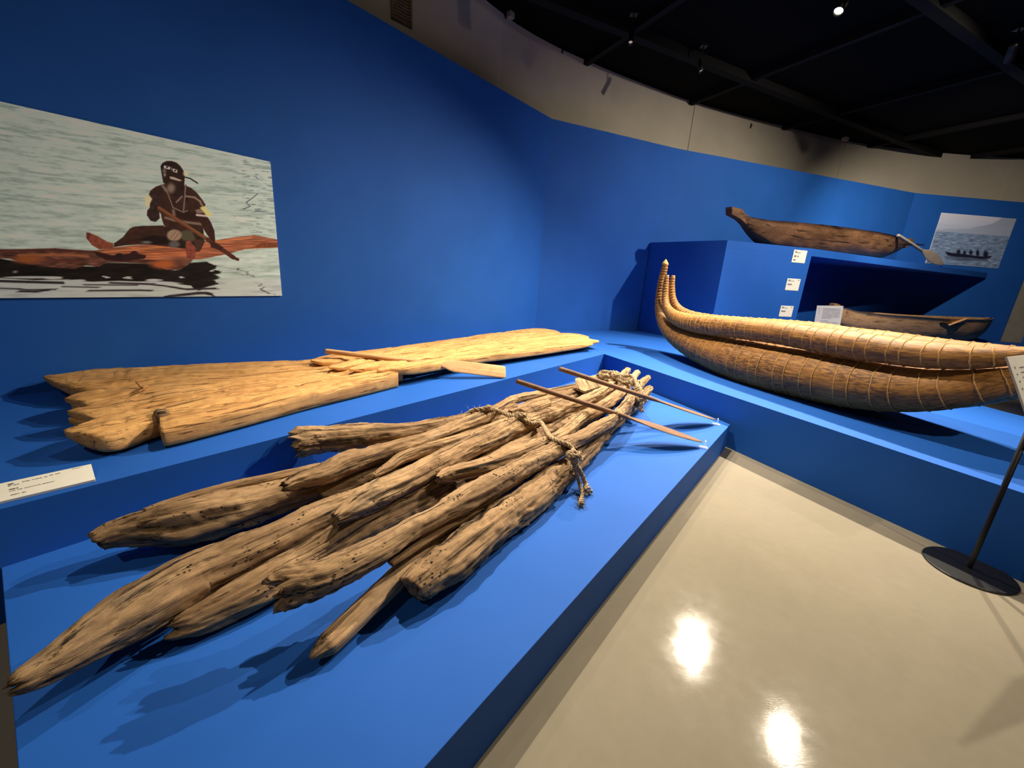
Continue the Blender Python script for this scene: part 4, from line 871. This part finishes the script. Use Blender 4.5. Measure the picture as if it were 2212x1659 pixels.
def to_lin(c): c = np.clip(c, 0, 255) / 255; return np.where(c <= .04045, c / 12.92, ((c + .055) / 1.055) ** 2.4)
def print_panel(name, label, o0, ux, w, z0, z1, nrm, nx, nz, painter, th=.012):
    """Flat print: front grid carries the picture, thin white core behind."""
    r = empty(name, label, 'photo', (o0[0], o0[1], z0)); b = np.array(r.location)
    u = np.linspace(0, w, nx); z = np.linspace(z0, z1, nz); U, Z = np.meshgrid(u, z)
    G = np.stack([o0[0] + ux[0] * U + nrm[0] * th, o0[1] + ux[1] * U + nrm[1] * th, Z], -1)
    X, Y = proj(G); col = np.clip(to_lin(painter(X, Y)) * np.array([1.30, 1.42, 1.72]), 0, .95); rgba = np.concatenate([col, np.ones(col.shape[:2] + (1,))], -1)
    i, j = np.meshgrid(np.arange(nx - 1), np.arange(nz - 1)); a = j * nx + i
    q = np.stack([a, a + 1, a + 1 + nx, a + nx], -1).reshape(-1, 4)
    if np.dot(np.cross(ux, (0, 0, 1.)), nrm) < 0: q = q[:, ::-1]
    me = bpy.data.meshes.new('picture'); V = (G - b).reshape(-1, 3).astype(np.float32)
    me.vertices.add(len(V)); me.vertices.foreach_set('co', V.ravel()); me.loops.add(q.size); me.loops.foreach_set('vertex_index', q.ravel().astype(np.int32))
    me.polygons.add(len(q)); me.polygons.foreach_set('loop_start', np.arange(0, q.size, 4, dtype=np.int32)); me.polygons.foreach_set('loop_total', np.full(len(q), 4, np.int32))
    me.update(); me.validate()
    at = me.color_attributes.new('print', 'FLOAT_COLOR', 'POINT'); at.data.foreach_set('color', rgba.astype(np.float32).ravel()); me.materials.append(PRINT)
    o_ = bpy.data.objects.new('picture', me); COL.objects.link(o_); o_.parent = r
    c_ = np.array([o0[0], o0[1], 0]) + np.array([*ux[:2], 0]) * w / 2 + nrm * (th / 2 - .0006) + np.array([0, 0, (z0 + z1) / 2]) - b
    MB().box(c_, np.array([*ux[:2], 0]) * w / 2, nrm * (th / 2 - .0006), (0, 0, (z1 - z0) / 2)).build('backing_board', CARD, r)
    return r
def water1(X, Y):
    p = Paint(X, Y); sl = .17 * (1 - sm(250, 640, Y)); y = Y - X * sl
    base = np.array([200, 216, 198.])[None, None] * (1 - .05 * sm(200, 640, Y))[..., None]
    n = pn(X / 80, y / 8.5, 1.5) + .6 * pn(X / 34, y / 4.4, 7.7) + .4 * pn(X / 16, y / 2.6, 4.4) + .25 * pn(X / 7, y / 1.6, 2.4)
    d = sm(-.1, .95, n); l = sm(-.1, -.8, n)
    p.c = base * np.ones(X.shape + (1,)); p.put(.62 * d, (136, 156, 142)); p.put(.5 * l, (226, 236, 222))
    n = pn(X / 26, y / 4.5, 9.1) + .5 * pn(X / 9, y / 3, 2.2); rgn = sm(470, 560, X) * sm(620, 420, Y); p.put(.8 * rgn * sm(.25, .6, n), (104, 116, 118))
    low = sm(540, 600, Y) * sm(380, 470, X); n = pn(X / 60, Y / 5, 3.3) + .4 * pn(X / 20, Y / 3, 6.1); p.put(.6 * low * sm(.15, .6, n), (140, 142, 134))
    bot = sm(596, 610, Y); n = pn(X / 90, Y / 7, 5.3); p.put(.8 * bot, (188, 192, 182)); p.put(.5 * bot * sm(.1, .5, n), (150, 155, 148))
    U = lambda q: [(.2893 * a, 200 + .2893 * b) for a, b in q]; W = lambda q: [(280 + .1688 * a, 320 + .1688 * b) for a, b in q]; Q = lambda q: [(.1447 * a, 480 + .1447 * b) for a, b in q]
    # dark mirror image under the raft, broken up by ripples
    p.X = X + sm(560, 575, Y) * (9 * pn(Y / 2.4, X / 90, 3.7) + 3 * pn(Y / 1.1, X / 40, 1.7))
    p.poly([(-60, 556)] + U([(0, 1240), (300, 1290), (700, 1300), (800, 1270), (1150, 1280), (1300, 1330), (1400, 1275), (1540, 1262), (1630, 1300), (1600, 1320), (1650, 1345), (1590, 1360), (1660, 1385), (1600, 1400), (1640, 1430), (1560, 1445), (1480, 1480), (1420, 1440), (1300, 1425), (900, 1405), (700, 1412), (500, 1395), (250, 1400), (0, 1385)]) + [(-60, 602)], (24, 20, 18), 1.0, .5, 3, 30, 8)
    for (a, b_, rx, ry, c_) in ((66, 599, 62, 2.6, (176, 176, 168)), (112, 600, 22, 3.2, (190, 186, 176)), (232, 598.5, 7, 2.6, (180, 178, 170)), (276, 600, 9, 3, (176, 176, 168)), (33, 587, 5, 3, (120, 118, 110)), (170, 606, 16, 2.4, (188, 190, 182)), (330, 612, 60, 4.5, (186, 188, 184)), (332, 605, 18, 2.5, (190, 190, 186)), (390, 599, 5, 2, (180, 180, 170)), (456, 585, 4, 1.5, (225, 225, 215))): p.ell(a, b_, rx, ry, c_)
    for q, w in (([(0, 607), (60, 609), (140, 611)], 5), ([(-20, 622), (40, 624), (60, 626), (125, 625)], 2.5), ([(40, 629), (75, 630), (110, 626)], 4), ([(135, 619), (215, 621)], 2), ([(180, 615), (300, 616)], 2.2), ([(190, 628), (300, 627), (330, 628)], 3), ([(240, 611), (330, 614), (400, 625), (470, 623)], 3.5), ([(360, 640), (430, 633), (446, 633), (460, 638)], 5)): p.line(q, w, (44, 36, 40), 1.2)
    for q in ([(510, 580), (530, 588), (537, 594), (548, 597)], [(555, 611), (572, 622), (562, 626), (590, 636)], [(556, 419), (545, 428), (532, 437), (540, 446), (525, 452)]): p.line(q, 1.6, (70, 74, 78), .8)
    p.X = X + 1.5 * pn(X / 9, Y / 6, 2.7)
    p.poly(U([(2150, 1105), (2070, 1096), (1900, 1064), (1750, 1080), (1600, 1105), (1400, 1120), (1000, 1140), (850, 1158), (690, 1182), (690, 1205), (800, 1245), (1200, 1256), (1500, 1245), (1700, 1205), (1830, 1170), (2000, 1160), (2150, 1150)]), (158, 94, 64), .8, .45, 2, 40, 2.6)
    p.poly(U([(2150, 1120), (1960, 1120), (1900, 1150), (1850, 1160), (2150, 1155)]), (120, 62, 36), 1.5, .2, 5)
    p.line(U([(760, 1195), (1000, 1170), (1500, 1130), (1880, 1080)]), 3.5, (206, 128, 74), 1.5); p.line(U([(900, 1205), (1300, 1185), (1700, 1150), (2000, 1110)]), 2, (150, 74, 38), 1.5); p.line(U([(860, 1225), (1200, 1215), (1500, 1190)]), 3, (198, 110, 58), 2)
    p.poly([(-60, 540)] + U([(0, 1180), (250, 1168), (400, 1164), (600, 1178), (700, 1190), (730, 1215), (850, 1250), (1100, 1248), (1440, 1248), (1400, 1290), (1340, 1325), (1240, 1322), (1150, 1282), (950, 1270), (800, 1268), (740, 1300), (640, 1290), (560, 1318), (300, 1298), (150, 1268), (80, 1240), (0, 1238)]) + [(-60, 555)], (96, 60, 47), .8, .5, 4, 22, 4)
    p.line([(-60, 541), (60, 540), (120, 538.5), (200, 544)], 4, (84, 44, 34), 1.5); p.line([(40, 552), (110, 550), (190, 553)], 5, (170, 102, 64), 2.5); p.line([(90, 566), (130, 562), (180, 566)], 4, (96, 54, 40), 2)
    p.ell(352, 571, 26, 9, (176, 92, 48), .4); p.ell(60, 560, 30, 9, (150, 84, 44), .5)
    p.poly(U([(690, 1180), (760, 1195), (840, 1215), (920, 1210), (1000, 1195), (1090, 1215), (1080, 1240), (900, 1262), (790, 1250), (720, 1215)]), (52, 28, 28), 1.2); p.ell(258, 553, 9, 6, (40, 28, 30)); p.ell(290, 547, 7, 5, (56, 30, 30))
    p.X = X
    SK = (62, 38, 29)
    p.poly(Q([(1290, 155), (1345, 160), (1450, 205), (1600, 290), (1690, 318), (1700, 392), (1480, 405), (1370, 340), (1300, 250)]), (138, 74, 54), .8, .15, 6); p.poly(Q([(1288, 152), (1345, 160), (1350, 200), (1325, 270), (1290, 240)]), (108, 52, 42), .8)
    p.poly([(246, 526), (266, 512), (280, 494), (288, 490), (308, 488), (352, 487), (368, 500), (372, 524), (362, 533), (330, 529), (300, 528), (270, 530), (246, 534)], SK, .8, .25, 8, 14, 8); p.poly([(300, 517), (330, 508), (365, 512), (365, 528), (330, 528)], (30, 18, 16), 3)
    p.poly(W([(440, 1000), (700, 1020), (940, 1010), (960, 1200), (900, 1320), (820, 1330), (720, 1290), (500, 1260), (470, 1130)]), (44, 32, 24), .8, .3, 9)
    p.poly(W([(620, 1080), (720, 1040), (800, 1060), (850, 1180), (760, 1200), (680, 1180)]), (84, 76, 56), 2)
    p.poly(W([(430, 460), (330, 495), (265, 545), (245, 600), (260, 700), (330, 760), (400, 840), (410, 900), (440, 990), (520, 1030), (700, 1050), (900, 1040), (955, 1000), (950, 820), (970, 720), (930, 660), (860, 570), (790, 510), (720, 480)]), SK, .8, .3, 10, 12, 12)
    p.poly(W([(560, 820), (640, 800), (860, 830), (900, 930), (760, 920), (620, 880)]), (46, 26, 20), 2)
    p.line(W([(460, 890), (560, 920), (700, 945), (930, 975)]), 5, (132, 112, 94), 1.5); p.line(W([(560, 800), (570, 860)]), 6, (128, 106, 90), 2)
    p.poly(W([(850, 800), (930, 790), (990, 870), (1040, 950), (1085, 1060), (1095, 1170), (1090, 1220), (1040, 1240), (1020, 1150), (960, 1060), (900, 930)]), (58, 33, 25), .8, .25, 12)
    p.poly(W([(250, 600), (290, 560), (370, 560), (400, 640), (390, 740), (380, 790), (385, 900), (330, 945), (270, 930), (220, 860), (225, 800), (260, 760)]), (54, 38, 35), .8, .3, 13)
    p.poly(W([(195, 610), (250, 600), (290, 650), (265, 700), (240, 760), (205, 740)]), (226, 214, 160), 1.2)
    p.line(W([(720, 615), (830, 630), (900, 680), (935, 750)]), 4, (150, 126, 108), 1.2); p.poly(W([(840, 790), (930, 770), (950, 830), (860, 835)]), (140, 114, 96), 1); p.line(W([(860, 855), (1000, 870)]), 4.5, (206, 188, 176), .9); p.poly(W([(900, 760), (970, 740), (1000, 800), (1065, 850), (1000, 885), (950, 820)]), (238, 222, 132), 1.2)
    p.poly(W([(400, 270), (395, 230), (420, 190), (470, 165), (540, 165), (600, 185), (650, 230), (690, 290), (705, 370), (700, 470), (690, 560), (600, 640), (540, 600), (480, 480), (430, 440), (415, 360)]), (48, 31, 25), .8, .25, 15, 9, 9)
    p.poly(W([(410, 205), (520, 235), (620, 275), (612, 320), (520, 285), (405, 255)]), (34, 26, 30), .8)
    for q in (W([(440, 220), (520, 240), (516, 275), (436, 255)]), W([(552, 258), (612, 280), (606, 318), (552, 298)])): p.poly(q, (226, 206, 192), .6)
    p.ell(280 + .1688 * 480, 320 + .1688 * 243, 3, 1.6, (44, 36, 38), .3); p.ell(280 + .1688 * 582, 320 + .1688 * 288, 2.6, 1.8, (44, 36, 38), .3); p.line(W([(536, 250), (536, 280)]), 1.2, (220, 205, 195))
    p.ell(280 + .1688 * 450, 320 + .1688 * 340, 3, 4, (150, 128, 112), .5); p.poly(W([(510, 362), (560, 368), (672, 412), (640, 424), (520, 392)]), (196, 176, 156), .8); p.ell(280 + .1688 * 530, 320 + .1688 * 512, 8.5, 10, (142, 122, 106), .5); p.ell(280 + .1688 * 445, 320 + .1688 * 290, 4, 5, (120, 104, 96), .4)
    p.line(W([(480, 560), (555, 760), (690, 822), (740, 800)]), 1.8, (150, 130, 118)); p.line(W([(716, 470), (705, 640), (690, 800)]), 3, (128, 108, 98)); p.line(W([(600, 690), (670, 620)]), 3.5, (140, 120, 106), 1); p.line(W([(420, 480), (470, 545)]), 5, (140, 122, 108), 2)
    p.ell(280 + .1688 * 722, 320 + .1688 * 325, 6, 5, (228, 220, 180), .5); p.line(W([(700, 370), (775, 388), (868, 448)]), 2.6, (26, 16, 16))
    p.poly(W([(830, 1160), (960, 1180), (900, 1320), (830, 1330)]), (72, 48, 36), 1.0); p.poly(W([(720, 1200), (770, 1175), (800, 1220), (850, 1280), (840, 1400), (790, 1430), (730, 1400), (715, 1280)]), (134, 68, 54), .8, .2, 17)
    p.ell(280 + .1688 * 572, 320 + .1688 * 1115, 16, 12.5, (164, 134, 108), .15); p.line(W([(520, 1150), (600, 1060)]), 1.2, (112, 88, 70)); p.line(W([(560, 1180), (640, 1080)]), 1.2, (112, 88, 70)); p.ell(280 + .1688 * 572, 320 + .1688 * 1232, 12, 7, (96, 92, 88), .3); p.ell(280 + .1688 * 220, 320 + .1688 * 1205, 10, 3, (110, 110, 104), .5)
    p.line(W([(375, 765), (700, 975), (1000, 1170)]), 8, (112, 66, 42), .8); p.line(W([(375, 758), (700, 968), (1000, 1160)]), 2, (150, 96, 62), 1); p.line(W([(1000, 1170), (1200, 1310), (1330, 1400)]), 9, (84, 44, 30), .8); p.line(W([(1300, 1390), (1385, 1425)]), 6, (70, 34, 26), .8)
    p.poly(W([(1030, 1200), (1110, 1215), (1195, 1265), (1180, 1320), (1080, 1280), (1040, 1270)]), (60, 32, 28), 1)
    return p.c
pw0 = np.array([-2.2205, 3.897, 0]); L1 = 1.72
o0 = pw0 - DA * L1 + NA * .001
print_panel('photo_print', 'large photo print of a man paddling a log raft, on the left wall', o0, DA, L1, 1.122, 2.259, NA, 700, 440, water1)
def water2(X, Y):
    p = Paint(X, Y); hz = 499 + (X - 2020) * .075
    p.c = np.array([196, 190, 192.])[None, None] * np.ones(X.shape + (1,)); p.put(.8 * sm(455, 500, Y), (170, 176, 186))
    hill = 494 - 22 * sm(2080, 2200, X) - 14 * sm(2140, 2190, X) + 2 * pn(X / 14, 1.5); p.put(.75 * sm(hill - 1, hill + 2, Y), (138, 144, 154)); h2 = 486 - 6 * sm(2080, 2020, X) + 3 * pn(X / 25, 4.5); p.put(.35 * sm(h2, h2 + 4, Y), (160, 164, 174))
    sea = sm(hz - 1, hz + 1.5, Y); p.put(sea, (112, 128, 148)); n = pn(X / 13, Y / 2.6, 1.2) + .5 * pn(X / 5, Y / 1.8, 5.2); p.put(sea * .7 * sm(.2, .7, n), (66, 80, 102)); p.put(sea * .6 * sm(-.2, -.7, n), (166, 180, 196))
    U = lambda q: [(1980 + .1085 * a, 440 + .1085 * b) for a, b in q]; K = (30, 28, 42)
    p.poly(U([(560, 950), (700, 980), (850, 995), (1000, 1010), (1180, 1040), (1350, 1055), (1490, 1040), (1480, 1080), (1300, 1100), (1100, 1075), (800, 1060), (620, 1030)]), K, .8)
    for (a, b_, rx, ry) in ((835, 960, 4, 5), (955, 985, 3, 5), (1080, 970, 3.5, 5), (1215, 985, 3.5, 7), (1375, 1010, 5, 8)): p.ell(1980 + .1085 * a, 440 + .1085 * b_, rx, ry, K, .4)
    p.put(.5 * p.inside(U([(560, 1050), (1400, 1080), (1420, 1140), (900, 1130), (560, 1080)]), 3), K); p.line(U([(1450, 920), (1490, 870)]), 1, (90, 90, 100)); p.line(U([(850, 905), (940, 910)]), 1, (70, 70, 84))
    return p.c
wf = (W3 - W2); wf = np.array([*wf / np.linalg.norm(wf), 0]); wfn = np.array([wf[1], -wf[0], 0])
w2p = np.array([*W2, 0]); pa, pb2, pc_, pd = [onplane(x, y, w2p + wfn * .013, wfn) for x, y in ((2034.8, 459), (2195.7, 473), (2158.8, 580), (2000, 567))]
zt3 = (pa[2] + pb2[2]) / 2; zb3 = pc_[2]
a0 = np.dot(pa - w2p, wf); a1 = np.dot(pb2 - w2p, wf)
print_panel('photo_print', 'small bluish photo print of people in a canoe at sea, on the far wall', w2p + wf * a0 + wfn * .001, wf, a1 - a0, zb3, zt3, wfn, 190, 150, water2)
